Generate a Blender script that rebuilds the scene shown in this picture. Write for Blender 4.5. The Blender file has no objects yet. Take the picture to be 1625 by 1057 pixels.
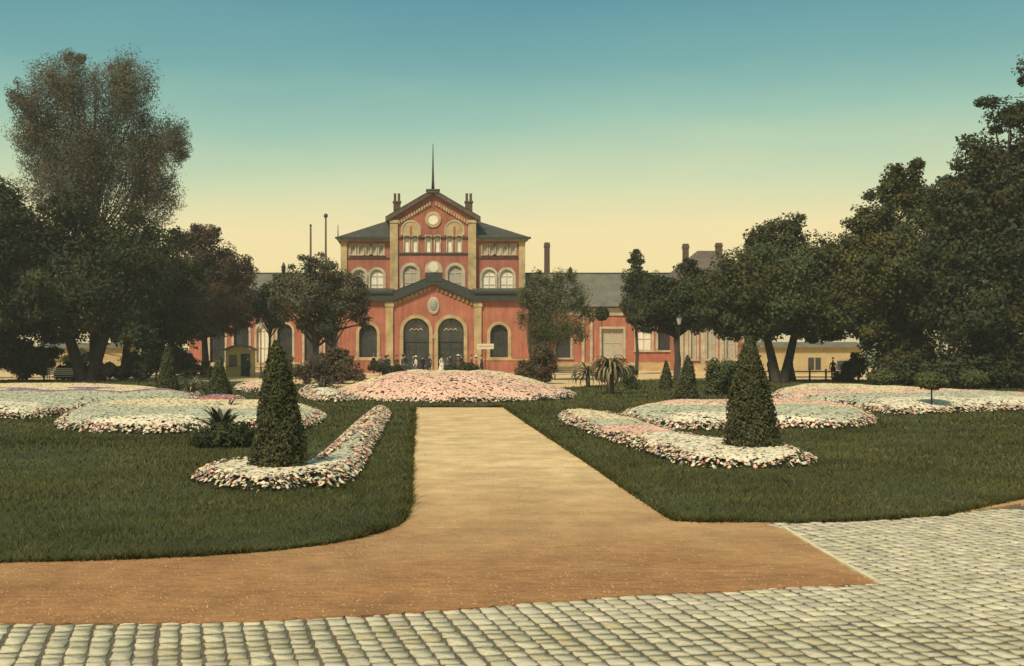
import bpy, bmesh, math, random
import numpy as np
from mathutils import Vector

random.seed(7)
RNG = np.random.default_rng(7)
scene = bpy.context.scene
COL = scene.collection

# ---------------------------------------------------------------- camera, sky, sun, exposure
EYE = 2.6            # camera height in metres
FPX, VPX, HOR = 1742.0, 660.0, 550.0     # focal length and vanishing point of the 1625 px wide survey picture
cam_d = bpy.data.cameras.new('camera')
cam = bpy.data.objects.new('camera', cam_d)
COL.objects.link(cam)
cam.location = (0, 0, EYE)
cam.rotation_euler = (math.radians(90), 0, 0)
cam_d.sensor_fit = 'HORIZONTAL'
cam_d.sensor_width = 36.0
cam_d.lens = 36.0 * FPX / 1625.0
cam_d.shift_x = (812.5 - VPX) / 1625.0
cam_d.shift_y = (HOR - 528.5) / 1625.0
cam_d.clip_start = 0.1
cam_d.clip_end = 5000
scene.camera = cam

SUN_EL, SUN_AZ = math.radians(50), math.radians(-146)   # azimuth measured from +Y towards +X
def lin(r, g, b):
    f = lambda c: (c / 255 / 12.92) if c / 255 <= 0.04045 else ((c / 255 + 0.055) / 1.055) ** 2.4
    return (f(r), f(g), f(b), 1.0)

world = bpy.data.worlds.new('World')
scene.world = world
world.use_nodes = True
wt = world.node_tree
wt.nodes.clear()
w_out = wt.nodes.new('ShaderNodeOutputWorld')
w_bg = wt.nodes.new('ShaderNodeBackground')
w_sky = wt.nodes.new('ShaderNodeTexSky')
w_sky.sky_type = 'NISHITA'
w_sky.sun_disc = False
w_sky.sun_elevation = SUN_EL
w_sky.sun_rotation = SUN_AZ
w_scale = wt.nodes.new('ShaderNodeMix'); w_scale.data_type = 'RGBA'; w_scale.blend_type = 'MULTIPLY'
w_scale.inputs['Factor'].default_value = 1.0
w_scale.inputs['B'].default_value = (0.09, 0.09, 0.09, 1)
w_tc = wt.nodes.new('ShaderNodeTexCoord')
w_sep = wt.nodes.new('ShaderNodeSeparateXYZ')
w_ramp = wt.nodes.new('ShaderNodeValToRGB')
stops = [(0.0, (255, 228, 162)), (0.065, (255, 230, 164)), (0.105, (246, 226, 168)), (0.145, (208, 217, 173)),
         (0.195, (154, 193, 172)), (0.245, (114, 167, 164)), (0.31, (84, 143, 158)), (0.5, (100, 143, 150)), (1.0, (114, 146, 147))]
el = w_ramp.color_ramp.elements
while len(el) < len(stops):
    el.new(0.5)
for e, (p, c) in zip(el, stops):
    e.position = p
    e.color = lin(*c)
w_mix = wt.nodes.new('ShaderNodeMix'); w_mix.data_type = 'RGBA'
w_mix.inputs['Factor'].default_value = 0.94
L = wt.links.new
L(w_sky.outputs[0], w_scale.inputs['A'])
L(w_tc.outputs['Generated'], w_sep.inputs[0])
w_mp = wt.nodes.new('ShaderNodeMapping'); w_mp.inputs['Scale'].default_value = (2.2, 2.2, 9.0)
w_nz = wt.nodes.new('ShaderNodeTexNoise'); w_nz.inputs['Scale'].default_value = 1.6; w_nz.inputs['Detail'].default_value = 6
w_ma = wt.nodes.new('ShaderNodeMath'); w_ma.operation = 'MULTIPLY_ADD'; w_ma.inputs[1].default_value = 0.05; w_ma.inputs[2].default_value = -0.025
w_ad = wt.nodes.new('ShaderNodeMath'); w_ad.operation = 'ADD'
L(w_tc.outputs['Generated'], w_mp.inputs['Vector']); L(w_mp.outputs[0], w_nz.inputs['Vector'])
L(w_nz.outputs['Fac'], w_ma.inputs[0]); L(w_ma.outputs[0], w_ad.inputs[0]); L(w_sep.outputs['Z'], w_ad.inputs[1])
L(w_ad.outputs[0], w_ramp.inputs[0])
L(w_scale.outputs['Result'], w_mix.inputs['A'])
L(w_ramp.outputs[0], w_mix.inputs['B'])
L(w_mix.outputs['Result'], w_bg.inputs['Color'])
w_bg.inputs['Strength'].default_value = 1.12
L(w_bg.outputs[0], w_out.inputs[0])

sun_d = bpy.data.lights.new('sun', 'SUN')
sun_d.energy = 4.1
sun_d.angle = math.radians(9)
sun_d.color = (1.0, 0.86, 0.67)
sun = bpy.data.objects.new('sun', sun_d)
COL.objects.link(sun)
to_sun = Vector((math.cos(SUN_EL) * math.sin(SUN_AZ), math.cos(SUN_EL) * math.cos(SUN_AZ), math.sin(SUN_EL)))
sun.rotation_euler = (-to_sun).to_track_quat('-Z', 'Y').to_euler()
sun.location = (-30, 0, 60)

vs = scene.view_settings
vs.view_transform = 'Standard'
vs.look = 'None'
vs.gamma = 1.0
vs.use_curve_mapping = False
vs.exposure = 0.0
scene.render.resolution_x = 1024
scene.render.resolution_y = 666

# ---------------------------------------------------------------- helpers
def gx(px, Y): return (px - VPX) * Y / FPX               # survey column -> world X at depth Y
def gz(py, Y): return EYE + (HOR - py) * Y / FPX         # survey row -> height at depth Y
def gy(py): return FPX * EYE / (py - HOR)                # survey row on the ground -> depth
def gp(px, py):
    Y = gy(py)
    return (gx(px, Y), Y)

def tag(o, label=None, cat=None, group=None, kind=None):
    if label: o['label'] = label
    if cat: o['category'] = cat
    if group: o['group'] = group
    if kind: o['kind'] = kind
    return o

def thing(name, label, cat, loc=(0, 0, 0), group=None):
    o = bpy.data.objects.new(name, None)
    o.empty_display_size = 0.3
    COL.objects.link(o)
    o.location = loc
    return tag(o, label, cat, group)

def link(name, me, parent=None):
    o = bpy.data.objects.new(name, me)
    COL.objects.link(o)
    if parent: o.parent = parent
    return o

def copy_tree(o, parent=None):
    c = o.copy()
    COL.objects.link(c)
    if parent: c.parent = parent
    for ch in [k for k in o.children]:
        copy_tree(ch, c)
    return c

def np_mesh(name, V, F, mats, mi=None, col=None, smooth=False):
    me = bpy.data.meshes.new(name)
    V = np.asarray(V, dtype=np.float32)
    F = np.asarray(F, dtype=np.int32)
    m, k = F.shape
    me.vertices.add(len(V)); me.vertices.foreach_set('co', V.ravel())
    me.loops.add(m * k); me.loops.foreach_set('vertex_index', F.ravel())
    me.polygons.add(m)
    me.polygons.foreach_set('loop_start', np.arange(0, m * k, k, dtype=np.int32))
    me.polygons.foreach_set('loop_total', np.full(m, k, dtype=np.int32))
    if mi is not None: me.polygons.foreach_set('material_index', np.asarray(mi, dtype=np.int32))
    if smooth: me.polygons.foreach_set('use_smooth', np.ones(m, dtype=bool))
    for mm in (mats if isinstance(mats, (list, tuple)) else [mats]): me.materials.append(mm)
    me.update(calc_edges=True)
    if col is not None:
        a = me.color_attributes.new('tint', 'FLOAT_COLOR', 'POINT')
        c = np.ones((len(V), 4), dtype=np.float32)
        c[:, :3] = col
        a.data.foreach_set('color', c.ravel())
    return me

class MB:
    def __init__(s): s.v = []; s.f = []; s.m = []; s.sm = []
    def add(s, vs, fs, mi=0, smooth=False):
        b = len(s.v); s.v += [tuple(p) for p in vs]
        for f in fs:
            s.f.append([b + i for i in f]); s.m.append(mi); s.sm.append(smooth)
    def poly(s, pts, mi=0): s.add(pts, [list(range(len(pts)))], mi)
    def box(s, x0, x1, y0, y1, z0, z1, mi=0):
        s.add([(x0,y0,z0),(x1,y0,z0),(x1,y1,z0),(x0,y1,z0),(x0,y0,z1),(x1,y0,z1),(x1,y1,z1),(x0,y1,z1)],
              [(0,3,2,1),(4,5,6,7),(0,1,5,4),(1,2,6,5),(2,3,7,6),(3,0,4,7)], mi)
    def prism(s, pts, y0, y1, mi=0):          # pts in XZ, counter-clockwise seen from -Y
        n = len(pts)
        s.add([(x, y0, z) for x, z in pts] + [(x, y1, z) for x, z in pts],
              [list(range(n)), list(range(2 * n - 1, n - 1, -1))] + [(i, n + i, n + (i + 1) % n, (i + 1) % n) for i in range(n)], mi)
    def slab(s, pts, z0, z1, mi=0):           # pts in XY
        n = len(pts)
        s.add([(x, y, z0) for x, y in pts] + [(x, y, z1) for x, y in pts],
              [list(range(n - 1, -1, -1)), list(range(n, 2 * n))] + [(i, (i + 1) % n, n + (i + 1) % n, n + i) for i in range(n)], mi)
    def tube(s, path, rad, n=6, mi=0, cap=True):
        path = [Vector(p) for p in path]
        rings = []
        for i, p in enumerate(path):
            d = (path[min(i + 1, len(path) - 1)] - path[max(i - 1, 0)]).normalized()
            a = d.cross(Vector((0.31, 0.17, 0.93) if abs(d.z) < 0.9 else (1, 0.1, 0))).normalized()
            b = d.cross(a)
            r = rad[i] if isinstance(rad, (list, tuple)) else rad
            rings.append([p + (a * math.cos(t) + b * math.sin(t)) * r for t in [2 * math.pi * k / n for k in range(n)]])
        vs = [q for r in rings for q in r]
        fs = [(i * n + k, i * n + (k + 1) % n, (i + 1) * n + (k + 1) % n, (i + 1) * n + k) for i in range(len(path) - 1) for k in range(n)]
        if cap:
            fs += [list(range(n - 1, -1, -1)), [(len(path) - 1) * n + k for k in range(n)]]
        s.add(vs, fs, mi, True)
    def lathe(s, prof, c=(0, 0, 0), n=12, mi=0, smooth=True, sx=1, sy=1):
        vs = [(c[0] + sx * r * math.cos(2 * math.pi * k / n), c[1] + sy * r * math.sin(2 * math.pi * k / n), c[2] + z) for r, z in prof for k in range(n)]
        fs = [(i * n + k, i * n + (k + 1) % n, (i + 1) * n + (k + 1) % n, (i + 1) * n + k) for i in range(len(prof) - 1) for k in range(n)]
        fs += [list(range(n - 1, -1, -1)), [(len(prof) - 1) * n + k for k in range(n)]]
        s.add(vs, fs, mi, smooth)
    def mesh(s, name, mats):
        me = bpy.data.meshes.new(name)
        me.from_pydata(s.v, [], s.f)
        for mm in (mats if isinstance(mats, (list, tuple)) else [mats]): me.materials.append(mm)
        me.polygons.foreach_set('material_index', s.m)
        me.polygons.foreach_set('use_smooth', s.sm)
        me.update()
        return me
    def build(s, name, mats, parent=None): return link(name, s.mesh(name, mats), parent)

# ---------------------------------------------------------------- materials
def mat(name, base, rough=0.85, var=0.25, scale=3.0, detail=6.0, bump=0.0, bscale=None, spec=0.3, second=None, tint=False, transl=0.0):
    m = bpy.data.materials.new(name)
    m.use_nodes = True
    t = m.node_tree
    b = t.nodes['Principled BSDF']
    b.inputs['Roughness'].default_value = rough
    b.inputs['Specular IOR Level'].default_value = spec
    tc = t.nodes.new('ShaderNodeTexCoord')
    nz = t.nodes.new('ShaderNodeTexNoise')
    nz.inputs['Scale'].default_value = scale
    nz.inputs['Detail'].default_value = detail
    nz.inputs['Roughness'].default_value = 0.65
    t.links.new(tc.outputs['Object'], nz.inputs['Vector'])
    rp = t.nodes.new('ShaderNodeValToRGB')
    rp.color_ramp.elements[0].position = 0.3
    rp.color_ramp.elements[1].position = 0.7
    d = [c * (1 - var) for c in base]
    u = [min(1, c * (1 + var)) for c in (second or base)]
    rp.color_ramp.elements[0].color = (*d, 1)
    rp.color_ramp.elements[1].color = (*u, 1)
    t.links.new(nz.outputs['Fac'], rp.inputs[0])
    out = rp.outputs[0]
    if tint:
        at = t.nodes.new('ShaderNodeAttribute')
        at.attribute_name = 'tint'
        mx = t.nodes.new('ShaderNodeMix'); mx.data_type = 'RGBA'; mx.blend_type = 'MULTIPLY'
        mx.inputs['Factor'].default_value = 1.0
        t.links.new(out, mx.inputs['A']); t.links.new(at.outputs['Color'], mx.inputs['B'])
        out = mx.outputs['Result']
    t.links.new(out, b.inputs['Base Color'])
    if bump:
        n2 = t.nodes.new('ShaderNodeTexNoise')
        n2.inputs['Scale'].default_value = bscale or scale * 4
        n2.inputs['Detail'].default_value = 5
        t.links.new(tc.outputs['Object'], n2.inputs['Vector'])
        bp = t.nodes.new('ShaderNodeBump')
        bp.inputs['Strength'].default_value = bump
        bp.inputs['Distance'].default_value = 0.03
        t.links.new(n2.outputs['Fac'], bp.inputs['Height'])
        t.links.new(bp.outputs[0], b.inputs['Normal'])
    if transl:
        tr = t.nodes.new('ShaderNodeBsdfTranslucent')
        t.links.new(out, tr.inputs['Color'])
        ms = t.nodes.new('ShaderNodeMixShader')
        ms.inputs[0].default_value = transl
        t.links.new(b.outputs[0], ms.inputs[1]); t.links.new(tr.outputs[0], ms.inputs[2])
        t.links.new(ms.outputs[0], t.nodes['Material Output'].inputs['Surface'])
    return m

def brick_mat(name, c1, c2, mortar):
    m = mat(name, c1, 0.92, 0.42, 0.45, 11, 0.3, 20, second=tuple(0.86 * c + 0.05 for c in c1))
    t = m.node_tree
    b = t.nodes['Principled BSDF']
    old = b.inputs['Base Color'].links[0].from_socket
    tc = t.nodes['Texture Coordinate']
    mp = t.nodes.new('ShaderNodeMapping')
    mp.inputs['Rotation'].default_value = (math.radians(90), 0, 0)
    t.links.new(tc.outputs['Object'], mp.inputs['Vector'])
    bk = t.nodes.new('ShaderNodeTexBrick')
    bk.inputs['Scale'].default_value = 1.0
    bk.inputs['Brick Width'].default_value = 0.26
    bk.inputs['Row Height'].default_value = 0.077
    bk.inputs['Mortar Size'].default_value = 0.006
    bk.inputs['Color1'].default_value = (*c1, 1)
    bk.inputs['Color2'].default_value = (*c2, 1)
    bk.inputs['Mortar'].default_value = (*mortar, 1)
    t.links.new(mp.outputs[0], bk.inputs['Vector'])
    mx = t.nodes.new('ShaderNodeMix'); mx.data_type = 'RGBA'
    mx.inputs['Factor'].default_value = 0.5
    t.links.new(old, mx.inputs['A']); t.links.new(bk.outputs['Color'], mx.inputs['B'])
    # soot and rain streaks
    m2 = t.nodes.new('ShaderNodeMapping'); m2.inputs['Scale'].default_value = (2.4, 2.4, 0.22)
    t.links.new(tc.outputs['Object'], m2.inputs['Vector'])
    n2 = t.nodes.new('ShaderNodeTexNoise'); n2.inputs['Scale'].default_value = 1.3; n2.inputs['Detail'].default_value = 9; n2.inputs['Roughness'].default_value = 0.7
    t.links.new(m2.outputs[0], n2.inputs['Vector'])
    r2 = t.nodes.new('ShaderNodeValToRGB')
    r2.color_ramp.elements[0].position = 0.32; r2.color_ramp.elements[0].color = (0.70, 0.68, 0.66, 1)
    r2.color_ramp.elements[1].position = 0.62; r2.color_ramp.elements[1].color = (1.05, 1.05, 1.05, 1)
    t.links.new(n2.outputs['Fac'], r2.inputs[0])
    mm = t.nodes.new('ShaderNodeMix'); mm.data_type = 'RGBA'; mm.blend_type = 'MULTIPLY'; mm.inputs['Factor'].default_value = 1.0
    t.links.new(mx.outputs['Result'], mm.inputs['A']); t.links.new(r2.outputs[0], mm.inputs['B'])
    t.links.new(mm.outputs['Result'], b.inputs['Base Color'])
    return m

M = {}
M['brick'] = brick_mat('red_brick', (0.44, 0.135, 0.074), (0.35, 0.105, 0.062), (0.42, 0.27, 0.19))
M['brick2'] = brick_mat('orange_brick', (0.50, 0.158, 0.086), (0.40, 0.124, 0.070), (0.45, 0.29, 0.19))
M['stone'] = mat('ochre_stone', (0.48, 0.36, 0.18), 0.9, 0.38, 0.9, 10, 0.3, 12)
M['pale_stone'] = mat('pale_stone', (0.50, 0.43, 0.29), 0.9, 0.34, 1.1, 10, 0.3, 14)
M['slate'] = mat('slate', (0.062, 0.062, 0.048), 0.75, 0.35, 1.2, 9, 0.4, 9)
M['slate_pale'] = mat('weathered_slate', (0.15, 0.14, 0.10), 0.8, 0.3, 0.8, 9, 0.4, 9)
M['dark_moulding'] = mat('dark_moulding', (0.045, 0.052, 0.045), 0.7, 0.3, 2.0)
M['glass'] = mat('window_glass', (0.045, 0.05, 0.05), 0.12, 0.4, 0.9, 3, spec=0.6)
M['blind'] = mat('pale_blind', (0.85, 0.78, 0.60), 0.9, 0.12, 2.5, 5)
M['greyblind'] = mat('grey_blind', (0.46, 0.41, 0.30), 0.9, 0.2, 2.0, 5)
M['frame'] = mat('painted_frame', (0.55, 0.50, 0.38), 0.7, 0.15, 3)
M['dark_frame'] = mat('dark_door_frame', (0.06, 0.055, 0.045), 0.6, 0.3, 3)
M['door'] = mat('dark_door', (0.05, 0.055, 0.045), 0.6, 0.3, 2.5)
M['iron'] = mat('dark_iron', (0.035, 0.035, 0.033), 0.55, 0.3, 5, spec=0.5)
M['timber'] = mat('weathered_timber', (0.12, 0.085, 0.05), 0.9, 0.35, 4)
M['cream_wall'] = mat('cream_render', (0.52, 0.40, 0.20), 0.95, 0.14, 0.9, 8, 0.2, 8)
M['sign'] = mat('cream_sign', (0.72, 0.64, 0.46), 0.8, 0.08, 4)
M['bark'] = mat('bark', (0.055, 0.045, 0.032), 0.95, 0.4, 4, 8, 0.6, 12)
M['bark_pale'] = mat('pale_bark', (0.13, 0.105, 0.07), 0.95, 0.4, 4, 8, 0.6, 12)
M['soil'] = mat('planting_soil', (0.035, 0.035, 0.018), 0.98, 0.4, 6, 8, 0.6, 20)
M['leaf'] = mat('foliage', (0.9, 0.9, 0.9), 0.75, 0.28, 0.5, 4, spec=0.1, tint=True, transl=0.25)
M['petal'] = mat('petals', (0.93, 0.93, 0.93), 0.85, 0.1, 0.9, 4, spec=0.1, tint=True)
M['grass'] = mat('grass_blades', (0.85, 0.85, 0.85), 0.85, 0.5, 0.55, 7, spec=0.1, tint=True)
M['turf'] = mat('turf', (0.050, 0.055, 0.017), 0.98, 0.45, 0.5, 9, 0.6, 25)
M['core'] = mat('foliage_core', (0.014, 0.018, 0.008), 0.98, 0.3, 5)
M['cobble'] = mat('cobble_stone', (0.56, 0.50, 0.335), 0.92, 0.26, 3.5, 10, 0.35, 30)
M['cobble_tint'] = mat('cobble_stone_rows', (0.56, 0.50, 0.335), 0.92, 0.26, 3.5, 10, 0.35, 30, tint=True)
M['joint'] = mat('joint_earth', (0.135, 0.108, 0.070), 0.98, 0.35, 7, 8, 0.5, 30)
M['kerb'] = mat('kerb_stone', (0.68, 0.57, 0.35), 0.9, 0.18, 3, 8, 0.4, 20)
M['skin'] = mat('skin', (0.50, 0.30, 0.20), 0.6, 0.06, 8)
M['hair'] = mat('hair', (0.05, 0.03, 0.02), 0.7, 0.2, 20)

def sand_mat():
    m = mat('sand', (0.69, 0.485, 0.245), 0.97, 0.2, 1.1, 14, 0.8, 22)
    t = m.node_tree
    b = t.nodes['Principled BSDF']
    old = b.inputs['Base Color'].links[0].from_socket
    tc = t.nodes['Texture Coordinate']
    sp = t.nodes.new('ShaderNodeSeparateXYZ')
    t.links.new(tc.outputs['Object'], sp.inputs[0])
    n = t.nodes.new('ShaderNodeTexNoise'); n.inputs['Scale'].default_value = 0.55; n.inputs['Detail'].default_value = 7
    t.links.new(tc.outputs['Object'], n.inputs['Vector'])
    # reddish gravel in front, yellow sand on the path: two laid materials that run into each other
    mr = t.nodes.new('ShaderNodeMapRange')
    mr.inputs['From Min'].default_value = 12.2; mr.inputs['From Max'].default_value = 24.0
    ad = t.nodes.new('ShaderNodeMath'); ad.operation = 'MULTIPLY_ADD'
    ad.inputs[1].default_value = 5.0; ad.inputs[2].default_value = -2.5
    t.links.new(n.outputs['Fac'], ad.inputs[0])
    a2 = t.nodes.new('ShaderNodeMath'); a2.operation = 'ADD'
    t.links.new(sp.outputs['Y'], a2.inputs[0]); t.links.new(ad.outputs[0], a2.inputs[1])
    t.links.new(a2.outputs[0], mr.inputs['Value'])
    # streaky fine gravel
    mp = t.nodes.new('ShaderNodeMapping'); mp.inputs['Scale'].default_value = (0.9, 2.6, 1)
    t.links.new(tc.outputs['Object'], mp.inputs['Vector'])
    n3 = t.nodes.new('ShaderNodeTexNoise'); n3.inputs['Scale'].default_value = 3.2; n3.inputs['Detail'].default_value = 9; n3.inputs['Roughness'].default_value = 0.75
    t.links.new(mp.outputs[0], n3.inputs['Vector'])
    r3 = t.nodes.new('ShaderNodeValToRGB')
    r3.color_ramp.elements[0].position = 0.30; r3.color_ramp.elements[0].color = (0.25, 0.115, 0.045, 1)
    r3.color_ramp.elements[1].position = 0.7; r3.color_ramp.elements[1].color = (0.47, 0.245, 0.10, 1)
    t.links.new(n3.outputs['Fac'], r3.inputs[0])
    mx = t.nodes.new('ShaderNodeMix'); mx.data_type = 'RGBA'
    t.links.new(mr.outputs[0], mx.inputs['Factor'])
    t.links.new(r3.outputs[0], mx.inputs['A']); t.links.new(old, mx.inputs['B'])
    nb = t.nodes.new('ShaderNodeTexNoise'); nb.inputs['Scale'].default_value = 0.8; nb.inputs['Detail'].default_value = 12; nb.inputs['Roughness'].default_value = 0.72
    t.links.new(tc.outputs['Object'], nb.inputs['Vector'])
    rb = t.nodes.new('ShaderNodeValToRGB')
    rb.color_ramp.elements[0].position = 0.34; rb.color_ramp.elements[0].color = (0.74, 0.72, 0.70, 1)
    rb.color_ramp.elements[1].position = 0.58; rb.color_ramp.elements[1].color = (1.06, 1.05, 1.02, 1)
    t.links.new(nb.outputs['Fac'], rb.inputs[0])
    mm = t.nodes.new('ShaderNodeMix'); mm.data_type = 'RGBA'; mm.blend_type = 'MULTIPLY'; mm.inputs['Factor'].default_value = 1.0
    t.links.new(mx.outputs['Result'], mm.inputs['A']); t.links.new(rb.outputs[0], mm.inputs['B'])
    t.links.new(mm.outputs['Result'], b.inputs['Base Color'])
    return m
M['sand'] = sand_mat()

def cloth(name, c): return mat(name, c, 0.9, 0.15, 6)
CL = {'black': cloth('black_cloth', (0.022, 0.021, 0.02)), 'grey': cloth('grey_cloth', (0.10, 0.095, 0.085)), 'brown': cloth('brown_cloth', (0.10, 0.065, 0.04)),
      'white': cloth('white_cloth', (0.68, 0.63, 0.52)), 'red': cloth('rose_red_cloth', (0.45, 0.10, 0.08)), 'navy': cloth('navy_cloth', (0.035, 0.04, 0.055))}

# ---------------------------------------------------------------- polygons
def inside(pts, poly):
    x, y = pts[:, 0], pts[:, 1]
    r = np.zeros(len(pts), bool)
    n = len(poly)
    for i in range(n):
        x1, y1 = poly[i]; x2, y2 = poly[(i + 1) % n]
        c = ((y1 > y) != (y2 > y))
        with np.errstate(divide='ignore', invalid='ignore'):
            xi = (x2 - x1) * (y - y1) / ((y2 - y1) if y2 != y1 else 1e-9) + x1
        r ^= c & (x < xi)
    return r

def edge_dist(pts, poly):
    d = np.full(len(pts), 1e9)
    n = len(poly)
    for i in range(n):
        a = np.array(poly[i]); b = np.array(poly[(i + 1) % n])
        ab = b - a
        t = np.clip(((pts - a) @ ab) / max(1e-9, ab @ ab), 0, 1)
        d = np.minimum(d, np.hypot(*(pts - a - t[:, None] * ab).T))
    return d

def smooth_poly(poly, it=2):
    for _ in range(it):
        out = []
        n = len(poly)
        for i in range(n):
            a, b = poly[i], poly[(i + 1) % n]
            out += [(a[0] * .75 + b[0] * .25, a[1] * .75 + b[1] * .25), (a[0] * .25 + b[0] * .75, a[1] * .25 + b[1] * .75)]
        poly = out
    return poly

def vnoise(p, scale, seed=0):     # cheap smooth 2-D noise in -1..1
    r = np.random.default_rng(seed)
    s = np.zeros(len(p))
    for k in range(6):
        a = r.uniform(0, 2 * math.pi); fr = scale * r.uniform(0.6, 1.7); ph = r.uniform(0, 6.28)
        s += np.sin((p[:, 0] * math.cos(a) + p[:, 1] * math.sin(a)) * fr + ph)
    return s / 3.2

# ---------------------------------------------------------------- ground
g = MB(); g.slab([(-480, -50), (480, -50), (480, 900), (-480, 900)], -0.5, -0.03)
tag(g.build('ground', M['joint']), kind='structure')
COBBLE_EDGE = [(-700, 1000), (5, 990), (200, 991), (370, 988), (530, 981), (700, 970), (860, 957), (1000, 946), (1150, 940), (1270, 932), (1390, 928),
               (1345, 902), (1300, 876), (1262, 853), (1240, 840), (1210, 831)]
EDGE = [gp(*p) for p in COBBLE_EDGE]
SAND = EDGE + [gp(1500, 818), gp(1620, 800), (14, 17.5), (90, 19), (120, 130), (-120, 130), (-60, 12)]
def wobble_open(pts, amp, step, seed):
    r = random.Random(seed); out = []
    for a, b in zip(pts[:-1], pts[1:]):
        n = max(1, min(80, int(math.hypot(b[0] - a[0], b[1] - a[1]) / step)))
        for k in range(n): out.append((a[0] + (b[0] - a[0]) * k / n + r.uniform(-amp, amp), a[1] + (b[1] - a[1]) * k / n + r.uniform(-amp, amp)))
    return out + [pts[-1]]
s = MB(); s.slab(wobble_open(EDGE, 0.03, 0.07, 4) + SAND[len(EDGE):], -0.028, 0.012)
sand = tag(s.build('sand_path', M['sand']), kind='structure')
fc = MB(); fc.slab([(-160, 130.01), (160, 130.01), (400, 890), (-400, 890)], -0.028, 0.0)
tag(fc.build('far_ground', mat('far_ground', (0.16, 0.15, 0.08), 0.95, 0.3, 0.05)), kind='structure')

# lawn: a U round the end of the path
LAWN_PX = [(-900, 905), (5, 894), (110, 892), (200, 889), (320, 884), (430, 876), (520, 865), (570, 855), (605, 845), (630, 835), (643, 822), (648, 800),
           (650, 760), (653, 710), (657, 647), (800, 647), (850, 681), (905, 717), (960, 754), (1000, 782), (1045, 812), (1072, 828), (1110, 830), (1210, 830),
           (1350, 828), (1500, 818), (1620, 793), (1900, 760)]
LAWN = [gp(*p) for p in LAWN_PX] + [(60, 40), (70, 84), (16, 84), (13, 74), (9, 68), (-5, 70), (-12, 80), (-30, 84), (-70, 84), (-60, 30)]
def wobble(poly, amp, step, seed):
    out = []
    for i, a in enumerate(poly):
        b = poly[(i + 1) % len(poly)]
        n = max(1, min(60, int(math.hypot(b[0] - a[0], b[1] - a[1]) / step)))
        for k in range(n):
            out.append((a[0] + (b[0] - a[0]) * k / n, a[1] + (b[1] - a[1]) * k / n))
    q = np.array(out)
    w = np.column_stack([vnoise(q, 5.0, seed), vnoise(q, 5.0, seed + 1)]) * amp
    return [tuple(v) for v in q + w]
s = MB(); s.slab(wobble(LAWN, 0.03, 0.4, 21), -0.02, 0.045)
lawn = tag(s.build('lawn', M['turf']), kind='structure')

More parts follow.
